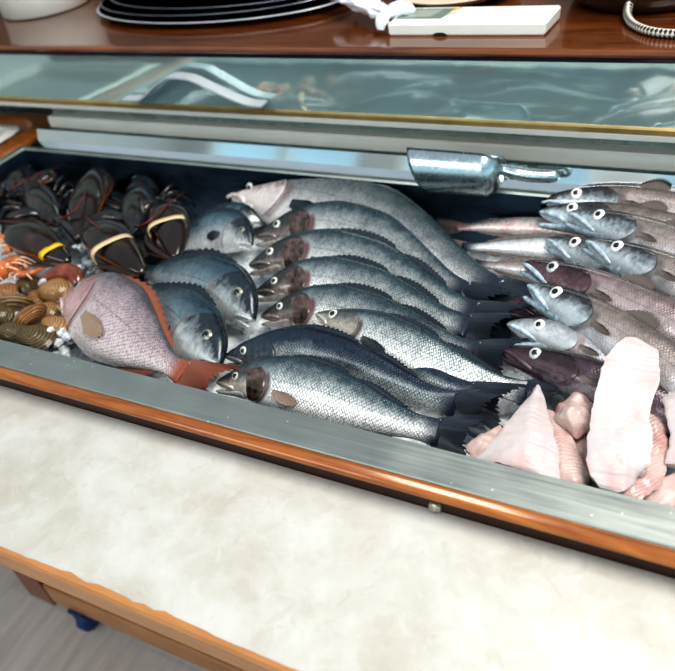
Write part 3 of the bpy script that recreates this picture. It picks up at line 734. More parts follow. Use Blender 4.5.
B('silvery sea bass in front of its row, against the steel rim', [(218, 382, .012), (270, 384, .016), (330, 400, .014), (392, 420, .012), (440, 434, .010)], 32, deep=1.22, gillmat=K_gillbass, pale=F_amber)

R_ = lambda label, pts, tilt, **k: fish('bream', k.pop('name', 'gilthead_bream'), 'fish', label, bream_g, pts, tilt, k.pop('skin', K_bream), k.pop('fin', F_dark), k.pop('eye', E_dull), **k)
R_('grey bream half hidden behind the other breams, nearest the lobsters', [(252, 245, -.03), (222, 232, -.03), (190, 240, -.035), (160, 258, -.045)], 30, flip=True)
R_('blue-backed bream with its head under a sea bass', [(262, 222, -.045), (232, 220, -.04), (205, 226, -.045), (180, 236, -.055)], 30, flip=True)
R_('silver bream with dark forehead facing the sea bass', [(254, 320, -.002), (225, 297, .0), (180, 280, -.01), (140, 270, -.025)], 34, flip=True, deep=.86)
R_('dark grey bream between the pink bream and the silver bream', [(220, 366, .0), (192, 336, .0), (160, 306, -.008), (138, 284, -.02)], 24, flip=True, deep=.86)
R_('plump pink bream with its belly against the steel rim', [(63, 299, .005), (98, 312, .012), (140, 343, .012), (183, 373, .018)], 20, name='pink_bream', skin=K_pink, fin=F_pink, eye=E_dull, pale=F_amber, deep=.98)

H = lambda label, pts, tilt, **k: fish('hake', 'hake', 'fish', label, hake_g, pts, tilt, k.pop('skin', K_hake), k.pop('fin', F_brown), k.pop('eye', E_hake), L=k.pop('L', .46), jawmat=k.pop('jawmat', K_jaw), **k)
H('silvery hake with a pinkish flank, tail end towards the palest bass', [(680, 238, -.02), (600, 232, -.02), (530, 227, -.018), (456, 227, -.022)], 12, skin=K_hakepink, L=None, flip=True)
H('silver white hake whose tail end shows below the pinkish one', [(690, 268, -.03), (610, 258, -.025), (540, 248, -.012), (462, 247, -.016)], 12, skin=K_hakesilver, L=None, flip=True)
H('dull brown hake with only its rear half showing, below the silver white one', [(700, 296, -.05), (620, 284, -.04), (545, 272, -.02), (474, 264, -.02)], 12, skin=K_hake, L=None, flip=True)
H('topmost hake by the back wall of the tray', [(543, 201, .025), (600, 202, .028), (690, 216, .028)], 26, gape=.01)
H('hake with open jaw just below the topmost one', [(541, 212, .018), (600, 219, .022), (690, 240, .022)], 26, gape=.02)
H('third hake head down from the back wall, white ringed eye', [(571, 214, .034), (620, 229, .036), (690, 256, .036)], 26, gape=.012)
H('hake showing only its dark head between two larger heads', [(549, 240, .006), (600, 258, .008), (680, 284, .008)], 26)
H('hake with yellowish cheek lying over its dark neighbour', [(589, 242, .036), (640, 264, .036), (700, 292, .034)], 26)
H('purple-headed hake with a bluish eye', [(526, 264, .030), (580, 285, .034), (660, 322, .034)], 26, skin=K_hakerose, eye=E_rose)
H('large hake with blue white jaw below the purple-headed one', [(531, 286, .034), (580, 313, .036), (650, 358, .034)], 26, gape=.012)
H('plum-dark hake head with no eye in view, beside the bass tails', [(501, 306, -.005), (545, 309, -.002), (620, 330, .0)], 10, skin=K_hakedark, eye=E_dull, jawmat=K_plum)
H('small silver hake with its mouth wide open', [(509, 324, .010), (550, 334, .012), (620, 362, .012)], 24, skin=K_hakesilver, gape=.045, L=.40)
H('plum-dark hake with a pale eye under the white fillet strip', [(505, 350, .012), (555, 366, .014), (620, 392, .010)], 22, skin=K_hakedark, eye=E_rose, L=.40, jawmat=K_plum)
#B2
# ------------------------------------------------------------------ fish fillets
M_flesh, nt, b = new_mat('raw white fish flesh')
uv = uvc(nt, 'shape', (1, 1, 1)); co = coords(nt)
w = nd(nt, 'ShaderNodeTexWave', Scale=9.0, Distortion=5.0, Detail=3.0); w.bands_direction = 'Y'; lk(nt, uv, w.inputs['Vector'])
n1 = noi(nt, co, 22, 4, 0.55); n2 = noi(nt, co, 60, 3)
c = ramp(nt, n1, [(0.30, (0.64, 0.53, 0.49)), (0.5, (0.60, 0.45, 0.41)), (0.64, (0.55, 0.32, 0.29)), (0.75, (0.46, 0.17, 0.15))])
c = mix(nt, mapr(nt, w.outputs['Fac'], 0.55, 0.9, 0, 0.28), c, (0.68, 0.61, 0.58))
se = nt.nodes.new('ShaderNodeSeparateXYZ'); lk(nt, uv, se.inputs[0])
lk(nt, c, b.inputs['Base Color']); b.inputs['Roughness'].default_value = 0.3; b.inputs['Coat Weight'].default_value = 0.5; b.inputs['Coat Roughness'].default_value = 0.15
b.inputs['Subsurface Weight'].default_value = 0.25; b.inputs['Subsurface Radius'].default_value = (0.012, 0.006, 0.004); b.inputs['Subsurface Scale'].default_value = 0.5
bump(nt, b, mth(nt, 'ADD', w.outputs['Fac'], n2), 0.35, 0.0015)
M_fleshskin, nt, b = new_mat('white fillet membrane')
n1 = noi(nt, coords(nt), 26, 4, 0.55); n2 = noi(nt, coords(nt), 9, 2); n3 = noi(nt, coords(nt, 'Object', (1, 6, 1)), 30, 4)
c = ramp(nt, n1, [(0.35, (0.54, 0.51, 0.51)), (0.6, (0.58, 0.50, 0.48)), (0.74, (0.55, 0.38, 0.36))])
c = mix(nt, mapr(nt, n2, 0.58, 0.72, 0, 0.6), c, (0.58, 0.27, 0.26))
c = mix(nt, mapr(nt, n3, 0.6, 0.75, 0, 0.5), c, (0.66, 0.65, 0.65))
lk(nt, c, b.inputs['Base Color']); b.inputs['Roughness'].default_value = 0.45; b.inputs['Coat Weight'].default_value = 0.12; b.inputs['Coat Roughness'].default_value = 0.15
b.inputs['Subsurface Weight'].default_value = 0.2; b.inputs['Subsurface Radius'].default_value = (0.012, 0.006, 0.004); b.inputs['Subsurface Scale'].default_value = 0.5
bump(nt, b, mth(nt, 'ADD', n1, n3), 0.6, 0.003)
fil_g = 'pieces of raw white fish'
def cr(p, u):
    """Catmull-Rom through the list p at u in 0..1"""
    n = len(p) - 1; f = min(u * n, n - 1e-6); i = int(f); v = f - i
    Q = [p[0] * 2 - p[1]] + list(p) + [p[-1] * 2 - p[-2]]
    a, b_, c, d = Q[i], Q[i+1], Q[i+2], Q[i+3]
    return 0.5 * ((2*b_) + (c-a)*v + (2*a-5*b_+4*c-d)*v*v + (3*b_-a-3*c+d)*v**3)
def slab(rows, th, seed=0, rough=0.0010, layers=0):
    """A thick soft sheet through a grid of (photo x, photo y, height) places."""
    G = [[at(*p) for p in r] for r in rows]; A, Bn = 30, 30
    top = [[None] * (Bn + 1) for _ in range(A + 1)]
    for i in range(A + 1):
        col = None
        for j in range(Bn + 1):
            line = [cr(r, j / Bn) for r in G]
            p = cr(line, i / A)
            e = min(i / A, 1 - i / A, j / Bn, 1 - j / Bn)
            jit = 0.0022 * max(0, 1 - e * 8)
            q = Vector((noise.noise(p * 90 + Vector((seed, 0, 0))), noise.noise(p * 90 + Vector((0, seed, 9))), 0)) * jit
            p = p + q + Vector((0, 0, noise.noise(p * 45 + Vector((seed, 0, 0))) * rough * 2 + noise.noise(p * 110 + Vector((seed, 4, 0))) * rough - 0.10 * th * max(0, 1 - e * 14) ** 2))
            top[i][j] = settle(p)
    V, Fc, U = [], [], []
    for i in range(A + 1):
        for j in range(Bn + 1): V.append(top[i][j]); U.append((j / Bn, i / A))
    nb = len(V)
    for i in range(A + 1):
        for j in range(Bn + 1):
            i0, i1, j0, j1 = max(0, i-1), min(A, i+1), max(0, j-1), min(Bn, j+1)
            nn = (top[i1][j] - top[i0][j]).cross(top[i][j1] - top[i][j0]).normalized()
            if nn.z < 0: nn = -nn
            nn = (nn + Vector((0, -0.05, 1.2))).normalized()
            e = min(i / A, 1 - i / A, j / Bn, 1 - j / Bn)
            V.append(settle(top[i][j] - nn * th * (0.8 + 0.5 * noise.noise(top[i][j] * 60 + Vector((0, seed, 0)))))); U.append((j / Bn, i / A))
    W_ = Bn + 1
    for i in range(A):
        for j in range(Bn):
            q = i * W_ + j; Fc.append([q, q+1, q+W_+1, q+W_]); Fc.append([nb+q, nb+q+W_, nb+q+W_+1, nb+q+1])
    ring = [j for j in range(Bn)] + [i * W_ + Bn for i in range(A)] + [A * W_ + j for j in range(Bn, 0, -1)] + [i * W_ for i in range(A, 0, -1)]
    k = len(ring)
    for x in range(k):
        q = len(V); a, c = ring[x], ring[(x+1) % k]
        V += [V[a].copy(), V[nb + a].copy(), V[nb + c].copy(), V[c].copy()]; U += [U[a], U[a], U[c], U[c]]; Fc.append([q, q+1, q+2, q+3])
    return V, Fc, U, top
def fillet(label, rows, th, mat, seed, edge=None, **k):
    c = at(*rows[len(rows)//2][len(rows[0])//2])
    T = Thing('fish_fillet', label, 'fillet', c - Vector((0, 0, th)), fil_g)
    V, Fc, U, top = slab(rows, th, seed, **k)
    T.part('flesh', V, Fc, mat, {'shape': U})
    return T
fillet('small pink scrap of fish among the dark bass tails', [[(464, 446, .0), (482, 433, .004), (500, 424, .0)], [(468, 452, .0), (487, 443, .006), (506, 434, .0)], [(474, 460, .0), (492, 452, .004), (508, 446, .0)]], .010, M_flesh, 1)
fillet('pinkish piece lying under the crumpled one', [[(552, 432, -.005), (575, 432, -.002), (596, 428, -.005)], [(560, 452, -.005), (580, 450, .0), (598, 448, -.005)], [(568, 474, -.005), (585, 474, .0), (600, 470, -.005)]], .014, M_flesh, 2)
fillet('narrow pink flap tucked behind the triangular fillet', [[(540, 410, .006), (552, 408, .008), (562, 416, .004)], [(545, 440, .008), (562, 438, .012), (577, 446, .006)], [(550, 476, .008), (572, 474, .014), (590, 474, .008)], [(556, 484, .008), (574, 485, .010), (587, 487, .006)]], .012, M_flesh, 3)
fillet('triangular white fillet with a pointed tip resting on the rim', [[(532, 392, .018), (538, 384, .02), (544, 394, .018)], [(508, 420, .020), (531, 414, .026), (550, 418, .02)], [(492, 441, .018), (524, 440, .028), (557, 446, .02)], [(477, 458, .012), (516, 468, .020), (562, 484, .014)]], .008, M_fleshskin, 4)
T = fillet('crumpled pink lump of fish between two larger fillets', [[(553, 412, .006), (566, 398, .016), (579, 390, .012), (592, 398, .006)], [(555, 420, .012), (568, 410, .026), (584, 404, .026), (598, 410, .010)], [(563, 427, .010), (573, 424, .022), (588, 420, .024), (602, 425, .010)], [(566, 430, .004), (576, 437, .010), (588, 432, .010), (600, 430, .004)]], .012, M_flesh, 5, rough=.004)
fillet('pink fillet in the tray corner below the long strip', [[(640, 498, .004), (662, 478, .006), (700, 462, .006)], [(648, 505, .006), (672, 492, .010), (706, 478, .008)], [(655, 511, .004), (680, 506, .006), (712, 496, .004)]], .014, M_flesh, 6)
fillet('white fillet with a curled edge beside the long strip', [[(655, 388, .03), (680, 378, .034), (712, 372, .03)], [(663, 404, .03), (686, 400, .036), (716, 398, .03)], [(670, 436, .022), (690, 432, .026), (718, 430, .024)], [(664, 462, .014), (690, 462, .018), (718, 460, .018)]], .012, M_fleshskin, 7)
fillet('layered pink underside piece showing below the long white strip', [[(604, 372, .018), (632, 364, .022), (658, 366, .014)], [(600, 420, .014), (630, 418, .022), (664, 408, .012)], [(598, 458, .012), (632, 460, .020), (668, 446, .010)], [(604, 488, .010), (634, 500, .018), (664, 484, .010)]], .016, M_flesh, 8, rough=.003)
fillet('long white fillet strip draped over the hake', [[(606, 356, .064), (630, 335, .066), (659, 350, .062)], [(598, 380, .058), (628, 366, .060), (659, 380, .058)], [(592, 410, .042), (620, 406, .044), (650, 414, .042)], [(588, 438, .036), (617, 440, .039), (653, 442, .036)], [(587, 464, .030), (618, 466, .032), (649, 464, .029)], [(599, 489, .022), (624, 490, .022), (642, 474, .022)]], .007, M_fleshskin, 9)

# ------------------------------------------------------------------ lobsters
M_shell, nt, b = new_mat('dark lobster shell')
n1 = noi(nt, coords(nt), 34, 5, 0.65); n2 = noi(nt, coords(nt), 12, 3)
vo = nd(nt, 'ShaderNodeTexVoronoi', Scale=90.0); lk(nt, coords(nt), vo.inputs['Vector'])
c = ramp(nt, n1, [(0.30, (0.004, 0.006, 0.009)), (0.54, (0.014, 0.010, 0.008)), (0.68, (0.06, 0.026, 0.010)), (0.80, (0.26, 0.11, 0.035))])
c = mix(nt, mapr(nt, n2, 0.55, 0.72, 0, 0.6), c, (0.02, 0.05, 0.075))
c = mix(nt, mapr(nt, vo.outputs['Distance'], 0.16, 0.06, 0, 0.45), c, (0.42, 0.33, 0.16))
lk(nt, c, b.inputs['Base Color']); b.inputs['Roughness'].default_value = 0.22; b.inputs['Coat Weight'].default_value = 0.7; bump(nt, b, n1, 0.5, 0.003)
M_claw, nt, b = new_mat('dark brown claw shell')
n1 = noi(nt, coords(nt), 20, 4, 0.6)
uv = uvc(nt, 'shape'); se = nt.nodes.new('ShaderNodeSeparateXYZ'); lk(nt, uv, se.inputs[0])
c = ramp(nt, n1, [(0.3, (0.007, 0.0045, 0.004)), (0.6, (0.026, 0.014, 0.010)), (0.8, (0.08, 0.032, 0.013))])
ed = mth(nt, 'ABSOLUTE', mth(nt, 'SUBTRACT', se.outputs[1], 0.5))
c = mix(nt, mapr(nt, ed, 0.44, 0.5, 0, 0.85), c, (0.45, 0.16, 0.04))
lk(nt, c, b.inputs['Base Color']); b.inputs['Roughness'].default_value = 0.2; b.inputs['Coat Weight'].default_value = 0.5; bump(nt, b, n1, 0.35, 0.003)
M_bluesheen = plain('blue green shell', (0.10, 0.26, 0.30), 0.2, coat=0.8, var=0.6, nscale=40)  # bluish sheen on the tail, put into the shell colour
M_band = plain('cream rubber band', (0.72, 0.55, 0.34), 0.5, var=0.06)
M_bandy = plain('yellow rubber band', (0.85, 0.55, 0.03), 0.5, var=0.05)
M_ant = plain('dark red feeler', (0.16, 0.02, 0.015), 0.3, coat=0.4)
lob_g = 'lobsters at the far end of the tray'
def claw(T, P, width, band, bandm, openang=0.0, tipblue=False):
    """P: wrist, knuckle, tip (world). A broad crusher palm with a fixed and a moving finger, wrapped by a band."""
    P = [Vector(p) for p in P]
    pal = T.part('claw', *(lambda r: (r[0], r[1], M_claw, {'shape': r[2]}))(sweep(P, [(0, width*.28, width*.22), (.18, width*.62, width*.36), (.42, width*.95, width*.46), (.64, width*.84, width*.44), (.82, width*.58, width*.34), (.94, width*.32, width*.2), (1, width*.08, width*.06)], n=28, m=18)))
    ax = (P[-1] - P[0]); side = ax.cross(Vector((0, 0, 1))).normalized()
    a = P[0].lerp(P[-1], 0.45) + side * width * 0.62
    r = sweep([a, P[0].lerp(P[-1], 0.72) + side * width * (0.86 + openang), P[-1] + side * width * (0.22 + openang)], [(0, width*.34, width*.30), (.5, width*.30, width*.26), (.9, width*.12, width*.10), (1, width*.02, width*.02)], n=18, m=12)
    T.part('moving_finger', r[0], r[1], M_claw, {'shape': r[2]}, parent=pal)
    # knobbly crest
    for q in range(5):
        c = P[0].lerp(P[-1], 0.5 + 0.09 * q) + side * width * (0.45 - 0.05 * q) + Vector((0, 0, width * 0.22))
        v, f = ico(c, width * 0.09); T.part('tooth', v, f, M_band, parent=pal)
    if band:
        CC, _ = catmull(P, 50); q = int(band * 50); c = CC[q] + Vector((0, 0, width * 0.02)); d = (CC[q + 2] - CC[q - 2]).normalized(); V, Fc = [], []; up_ = side.cross(d); k = 40
        for j in range(k):
            t = 2 * pi * j / k
            for s_, rr in ((-1, 1.0), (-1, 1.06), (1, 1.06), (1, 1.0)):
                V.append(c + side * (width * (0.20 if band < .7 else .08) + math.copysign(abs(math.cos(t)) ** .7, math.cos(t)) * width * (0.84 if band < .7 else .50) * rr) + up_ * math.copysign(abs(math.sin(t)) ** .7, math.sin(t)) * width * (0.43 if band < .7 else .30) * rr + d * s_ * 0.0065)
        for j in range(k):
            for i in range(4): Fc.append([j*4+i, j*4+(i+1) % 4, ((j+1) % k)*4+(i+1) % 4, ((j+1) % k)*4+i])
        T.part('claw_band', V, Fc, bandm, parent=pal, label='rubber band around the claw')
def lobster(label, head, mid, tail, clawspec, tail_sheen=False):
    T = Thing('lobster', label, 'lobster', mid - Vector((0, 0, 0.03)), lob_g)
    ax = (head - tail).normalized(); side = ax.cross(Vector((0, 0, 1))).normalized()
    r = sweep([head + ax * 0.03 + Vector((0, 0, .012)), head, mid.lerp(head, .4), mid], [(0, .002, .002), (.14, .012, .014), (.35, .032, .034), (.7, .042, .040), (1, .038, .036)], n=26, m=20)
    T.part('carapace', r[0], r[1], M_shell)
    L = (tail - mid).length
    for k in range(6):
        a = mid.lerp(tail, k / 6.6); c = mid.lerp(tail, (k + 1.25) / 6.6); wd = 0.038 - 0.0026 * k
        r = sweep([a, (a + c) / 2 + Vector((0, 0, .002)), c], [(0, wd * .92, wd * .85), (.3, wd, wd * .92), (.9, wd * .98, wd * .9), (1, wd * .9, wd * .82)], n=8, m=18)
        T.part('tail_segment', r[0], r[1], M_bluesheen if (tail_sheen and k in (2, 3, 4)) else M_shell)
    for k in range(-2, 3):
        d = (-ax + side * 0.42 * k).normalized(); a = tail + side * 0.006 * k
        r = sweep([a, a + d * .03, a + d * .06], [(0, .006, .004), (.5, .015, .004), (.9, .014, .003), (1, .006, .002)], n=8, m=10)
        T.part('tail_fan', r[0], r[1], M_shell)
    for s_ in (-1, 1):
        for k in range(4):
            a = head.lerp(mid, .45 + .16 * k) + side * s_ * .026 - Vector((0, 0, .012))
            knee = a + side * s_ * .045 + ax * (.025 - .02 * k) + Vector((0, 0, .024)); ft = knee + side * s_ * .04 + ax * (.03 - .03 * k) - Vector((0, 0, .05))
            r = sweep([a, knee, ft], [(0, .006, .006), (.5, .005, .005), (1, .0015, .0015)], n=14, m=8)
            T.part('leg', r[0], r[1], M_shell)
        a = head + ax * .02 + side * s_ * .010 + Vector((0, 0, .018))
        r = sweep([a, a + ax * .03 + side * s_ * .03 + Vector((0, 0, .02)), a - ax * .03 + side * s_ * .07 + Vector((0, 0, .025)), a - ax * .10 + side * s_ * .09 + Vector((0, 0, .012))], [(0, .003, .003), (.2, .0022, .0022), (1, .0008, .0008)], n=40, m=6)
        T.part('antenna', r[0], r[1], M_ant, label='long dark red feeler')
        v, f = ico(a + Vector((0, 0, .004)), .0045, 2); T.part('eye', v, f, M_pupil)
    for P, wd, bd, bm_, oa in clawspec:
        sh = head.lerp(mid, .25)
        r = sweep([sh, sh.lerp(P[0], .5) + Vector((0, 0, .015)), P[0]], [(0, .009, .009), (.5, .013, .011), (1, .012, .010)], n=12, m=10)
        T.part('claw_arm', r[0], r[1], M_shell)
        claw(T, P, wd, bd, bm_, oa)
    return T
lobster('dark lobster nearest the orange shellfish, yellow band on its claw', at(58, 226, -.012), at(36, 196, -.025), at(8, 168, -.05),
    [([at(8, 222, .0), at(34, 240, .016), at(70, 262, .0)], .046, .84, M_bandy, 0), ([at(80, 240, -.015), at(86, 206, .008), at(94, 168, .012)], .040, 0, M_band, .1)])
lobster('dark lobster in the far corner of the tray behind the yellow-banded one', at(14, 196, -.02), at(26, 178, -.03), at(52, 160, -.045),
    [([at(2, 190, -.01), at(-12, 200, .0), at(-26, 214, .0)], .034, 0, M_band, 0), ([at(30, 186, .0), at(40, 178, .01), at(56, 172, .012)], .026, 0, M_band, .1)])
lobster('dark lobster with cream bands on both claws, behind the pink bream', at(136, 232, -.008), at(142, 200, -.022), at(150, 168, -.035),
    [([at(88, 222, .0), at(112, 242, .018), at(144, 274, .0)], .046, .66, M_band, 0), ([at(158, 204, .0), at(172, 224, .016), at(176, 258, .0)], .042, .62, M_band, 0)], tail_sheen=True)

# shells rest inside the steel basin
for o in list(COL.objects):
    if o.type == 'EMPTY' and o.name.startswith('lobster'):
        for ch in o.children_recursive:
            for v in ch.data.vertices:
                p = v.co + o.location
                p.x = max(p.x, TX0 + 0.019 + 0.02 * max(0, TX0 + 0.019 - p.x) ** 0.5)
                p.y = min(p.y, TY1 - 0.017)
                if p.z < RZ_: p.z = max(p.z, ZT + ice_z(p.x, p.y) - 0.008)
                v.co = p - o.location

# ------------------------------------------------------------------ clams, prawns, a sea snail
def clam_mat(name, c0, c1, sc_):
    m, nt, b = new_mat(name)
    uv = uvc(nt, 'shape'); se = nt.nodes.new('ShaderNodeSeparateXYZ'); lk(nt, uv, se.inputs[0])
    v = mth(nt, 'ADD', se.outputs[1], mth(nt, 'MULTIPLY', noi(nt, coords(nt), 60, 3), 0.12))
    f = mth(nt, 'SINE', mth(nt, 'MULTIPLY', v, sc_)); f = mth(nt, 'ADD', mth(nt, 'MULTIPLY', f, 0.5), 0.5)
    n = noi(nt, coords(nt), 45, 4)
    c = mix(nt, f, c0, c1); c = mix(nt, mapr(nt, n, 0.5, 0.7, 0, 0.6), c, tuple(x * 0.4 for x in c0))
    lk(nt, c, b.inputs['Base Color']); b.inputs['Roughness'].default_value = 0.3; b.inputs['Coat Weight'].default_value = 0.5; bump(nt, b, f, 0.5, 0.002)
    return m
C_m = [clam_mat('tan clam shell', (0.24, 0.12, 0.04), (0.42, 0.26, 0.11), 55), clam_mat('ridged brown clam shell', (0.07, 0.035, 0.012), (0.40, 0.27, 0.13), 34),
       clam_mat('olive clam shell', (0.06, 0.04, 0.012), (0.16, 0.11, 0.04), 60), clam_mat('orange brown clam shell', (0.20, 0.08, 0.02), (0.36, 0.18, 0.06), 48)]
def clam(label, px, py, z, r, rot, tiltx, m):
    c = at(px, py, z); T = Thing('clam', label, 'clam', c - Vector((0, 0, r * .4)), 'clams in front of the lobsters')
    Rm = Matrix.Rotation(rot, 3, 'Z') @ Matrix.Rotation(tiltx if tiltx < -0.8 else -tiltx, 3, 'X')
    for sg in (1, -1):
        V, Fc, U = [], [], []; A, K = 14, 36
        for i in range(A + 1):
            f = i / A
            for j in range(K):
                a = 2 * pi * j / K
                R = r * (1 + 0.10 * math.cos(2 * a) + 0.06 * math.cos(a) - 0.05 * math.cos(3 * a))
                x = R * math.cos(a) * f - r * 0.35 * (1 - f); y = R * 0.95 * math.sin(a) * f
                zz = sg * r * 0.60 * (1 - f ** 2.4) * (1 - 0.12 * (1 - f))
                zz += sg * r * 0.012 * math.sin(f * 30)
                V.append(c + Rm @ Vector((x, y, zz + sg * r * 0.015))); U.append((j / K, f))
        for i in range(A):
            for j in range(K): Fc.append([i*K+j, (i+1)*K+j, (i+1)*K+(j+1) % K, i*K+(j+1) % K][::sg])
        T.part('shell_half', V, Fc, m, {'shape': U})
for k in [('tan clam beside the pink bream snout', 54, 290, .004, .026, .5, -.5, 0), ('boldly ridged clam at the top of the heap', 16, 302, .008, .028, .3, -.9, 1), ('wrinkled orange brown clam standing on its edge', 31, 316, .010, .026, 1.2, -1.1, 3),
          ('amber clam lying flat near the tray rim', 54, 327, .0, .026, -.2, -.2, 0), ('large olive clam against the steel rim', 35, 339, .0, .034, .1, -.15, 2), ('olive clam with fine rings by the rim', 11, 333, .002, .026, .4, -.3, 2),
          ('greyish clam at the edge of the heap by the divider', -3, 316, .006, .026, .9, -.6, 2), ('brown clam wedged under the tan one', 38, 300, -.012, .026, 1.6, -.3, 3), ('orange clam half hidden by the prawns', 4, 293, .0, .024, .2, -.4, 3),
          ('dark clam under the sea snail', 28, 285, -.008, .026, 2.2, -.2, 2), ('tan clam low in the heap behind the large olive one', 46, 312, -.016, .026, .8, -.1, 0), ('speckled clam behind the ridged one', -4, 300, -.002, .024, 1.1, -.5, 1)]:
    clam(k[0], k[1], k[2], k[3], k[4], k[5], k[6], C_m[k[7]])
M_snail = plain('red brown snail shell', (0.22, 0.055, 0.025), 0.2, coat=0.8, var=0.5, nscale=40)
c0 = at(62, 276, -.01); T = Thing('sea_snail', 'glossy red brown sea snail curled above the tan clam', 'snail', c0)
r = sweep([at(44, 284, .0), at(50, 277, .012), at(62, 272, .018), at(74, 274, .016), at(78, 284, .006), at(74, 292, -.004)], [(0, .004, .004), (.2, .012, .011), (.5, .016, .015), (.8, .013, .013), (1, .005, .005)], n=30, m=16)
T.part('shell', r[0], r[1], M_snail)
r = sweep([at(39, 285, .004), at(43, 281, .01), at(47, 280, .012)], [(0, .004, .003), (.5, .006, .005), (1, .004, .004)], n=8, m=10)
T.part('foot', r[0], r[1], plain('pale snail foot', (0.62, 0.55, 0.55), 0.3, coat=0.5), label='pale fleshy foot')
M_prawn = plain('orange prawn shell', (0.55, 0.17, 0.05), 0.25, coat=0.6, var=0.5, nscale=50, sss=0.1)
M_prawnw = plain('pale prawn legs', (0.72, 0.52, 0.40), 0.3, coat=0.4, var=0.3)
def prawn(label, pts, wd):
    P = [at(*p) for p in pts]; T = Thing('prawn', label, 'prawn', P[len(P)//2] - Vector((0, 0, wd)), 'prawns beside the clams')
    tab = [(0, wd*.2, wd*.2), (.1, wd*.8, wd*.8), (.3, wd, wd), (.75, wd*.7, wd*.7), (.95, wd*.35, wd*.3), (1, wd*.5, wd*.1)]
    r = sweep(P, tab, n=48, m=14)
    V = r[0]
    C, _ = catmull(P, 48)
    for i in range(16, 44):
        s_ = 1 + 0.07 * ((i % 5) / 4 - .5) * 2
        for j in range(14): V[i*14+j] = C[i] + (V[i*14+j] - C[i]) * s_
    T.part('body', V, r[1], M_prawn)
    for q in range(6):
        a = C[10 + q * 5]; d = (C[11 + q * 5] - a).normalized(); s_ = d.cross(Vector((0, 0, 1)))
        rr = sweep([a, a + s_ * wd * 1.3 + Vector((0, 0, wd * .6)), a + s_ * wd * 2.3 - Vector((0, 0, wd * .2)) + d * wd * .6], [(0, .0022, .0022), (1, .0012, .0012)], n=8, m=6)
        T.part('leg', rr[0], rr[1], M_prawnw)
    for s_ in (-1, 1):
        d = (C[0] - C[2]).normalized(); sd = d.cross(Vector((0, 0, 1))) * s_
        rr = sweep([C[1], C[1] + d * .02 + sd * .012 + Vector((0, 0, .012)), C[1] + d * .035 + sd * .04], [(0, .0016, .0016), (1, .0008, .0008)], n=12, m=5)
        T.part('antenna', rr[0], rr[1], M_prawnw)
prawn('orange prawn curled round at the divider side of the clams', [(-10, 252, .0), (-2, 240, .012), (8, 240, .016), (9, 250, .008), (2, 254, .0)], .010)
prawn('plump orange prawn behind the ridged clam', [(-14, 280, .002), (0, 272, .016), (14, 262, .016), (22, 262, .006), (26, 270, -.004)], .016)
prawn('thin legged prawn lying below the dark claw', [(8, 264, .0), (20, 274, .012), (34, 272, .012), (44, 268, .004)], .009)

# ------------------------------------------------------------------ steel scoop on the back ledge
M_scoop = steel('cast aluminium scoop', (0.50, 0.58, 0.60), 0.24, (30, 30, 30), 0.15)
S0 = at_y(415, 165, 1.092); S1 = at_y(505, 172, 1.094)
ax = Vector((1, 0.03, 0)).normalized(); T = Thing('ice_scoop', 'shiny metal ice scoop lying on the back edge of the tray', 'scoop', ((S0 + S1) / 2).xy.to_3d() + Vector((0, 0, RZ_)))
Ls = (S1.x - S0.x); rad = 0.050; cz = RZ_ + rad * 0.98; cy = 1.070
V, Fc = [], []; A, K = 26, 24
def scoop_pt(u, a, off):
    R = rad * (1.05 - 0.10 * u); 
    if u > 0.8: R *= math.sqrt(max(0.0, 1 - ((u - 0.8) / 0.2) ** 2)) * 0.96 + 0.04
    R += off
    lift = 0.0
    x = S0.x + 0.006 + Ls * u + (1 - u) * 0.042 * (0.5 + 0.5 * math.sin(math.radians(118) - a))
    # the open side of the half pipe looks up and towards the wall
    th = a - math.radians(118)
    return Vector((x, cy + math.cos(th) * R * 1.0, cz + math.sin(th) * R * 0.95))
span = math.radians(236)
for off in (0.0, -0.0015):
    for i in range(A + 1):
        for j in range(K + 1):
            aa = (j / K - 0.5) * span
            u = i / A
            p = scoop_pt(u, aa, off)
            V.append(p)
W_ = K + 1; nb = (A + 1) * W_
for i in range(A):
    for j in range(K):
        q = i * W_ + j; Fc.append([q, q+W_, q+W_+1, q+1]); Fc.append([nb+q, nb+q+1, nb+q+W_+1, nb+q+W_])
ring = list(range(W_)) + [i * W_ + K for i in range(1, A + 1)] + [A * W_ + j for j in range(K - 1, -1, -1)] + [i * W_ for i in range(A - 1, 0, -1)]
for x in range(len(ring)):
    a, c = ring[x], ring[(x+1) % len(ring)]; Fc.append([a, c, nb + c, nb + a])
T.part('bowl', V, Fc, M_scoop)
hx = S0.x + Ls
r = sweep([Vector((hx - .012, cy, cz)), Vector((hx + .012, cy + .002, cz - .004)), Vector((hx + .045, cy + .006, cz - .010)), Vector((hx + .080, cy + .012, cz - .012)), Vector((hx + .092, cy + .014, cz - .012))], [(0, .012, .012), (.15, .010, .009), (.4, .014, .011), (.85, .013, .011), (.97, .009, .008), (1, .003, .003)], n=26, m=14)
T.part('handle', r[0], r[1], M_scoop)

# ------------------------------------------------------------------ on the top shelf
zs = SZ - ZT
def on(px, py): return at(px, py, zs)
c = on(48, 7); c = Vector((c.x, c.y, SZ)); T = Thing('plastic_tub', 'white round plastic tub at the end of the shelf', 'tub', c)
rb = (on(87, 12) - on(10, 14)).length / 2 * 0.90
V, Fc = lathe(c, [(0, 0.0005), (rb * .93, 0.0005), (rb * .97, .004), (rb * 1.02, .08), (rb * 1.06, .16), (rb * 1.10, .162), (rb * 1.10, .17), (rb * 1.03, .17), (rb * .98, .08), (rb * .9, .006), (0, .005)], 56)
T.part('tub_body', V, Fc, M_white)
M_rimgrey = steel('grey dish rim', (0.28, 0.30, 0.33), 0.3)
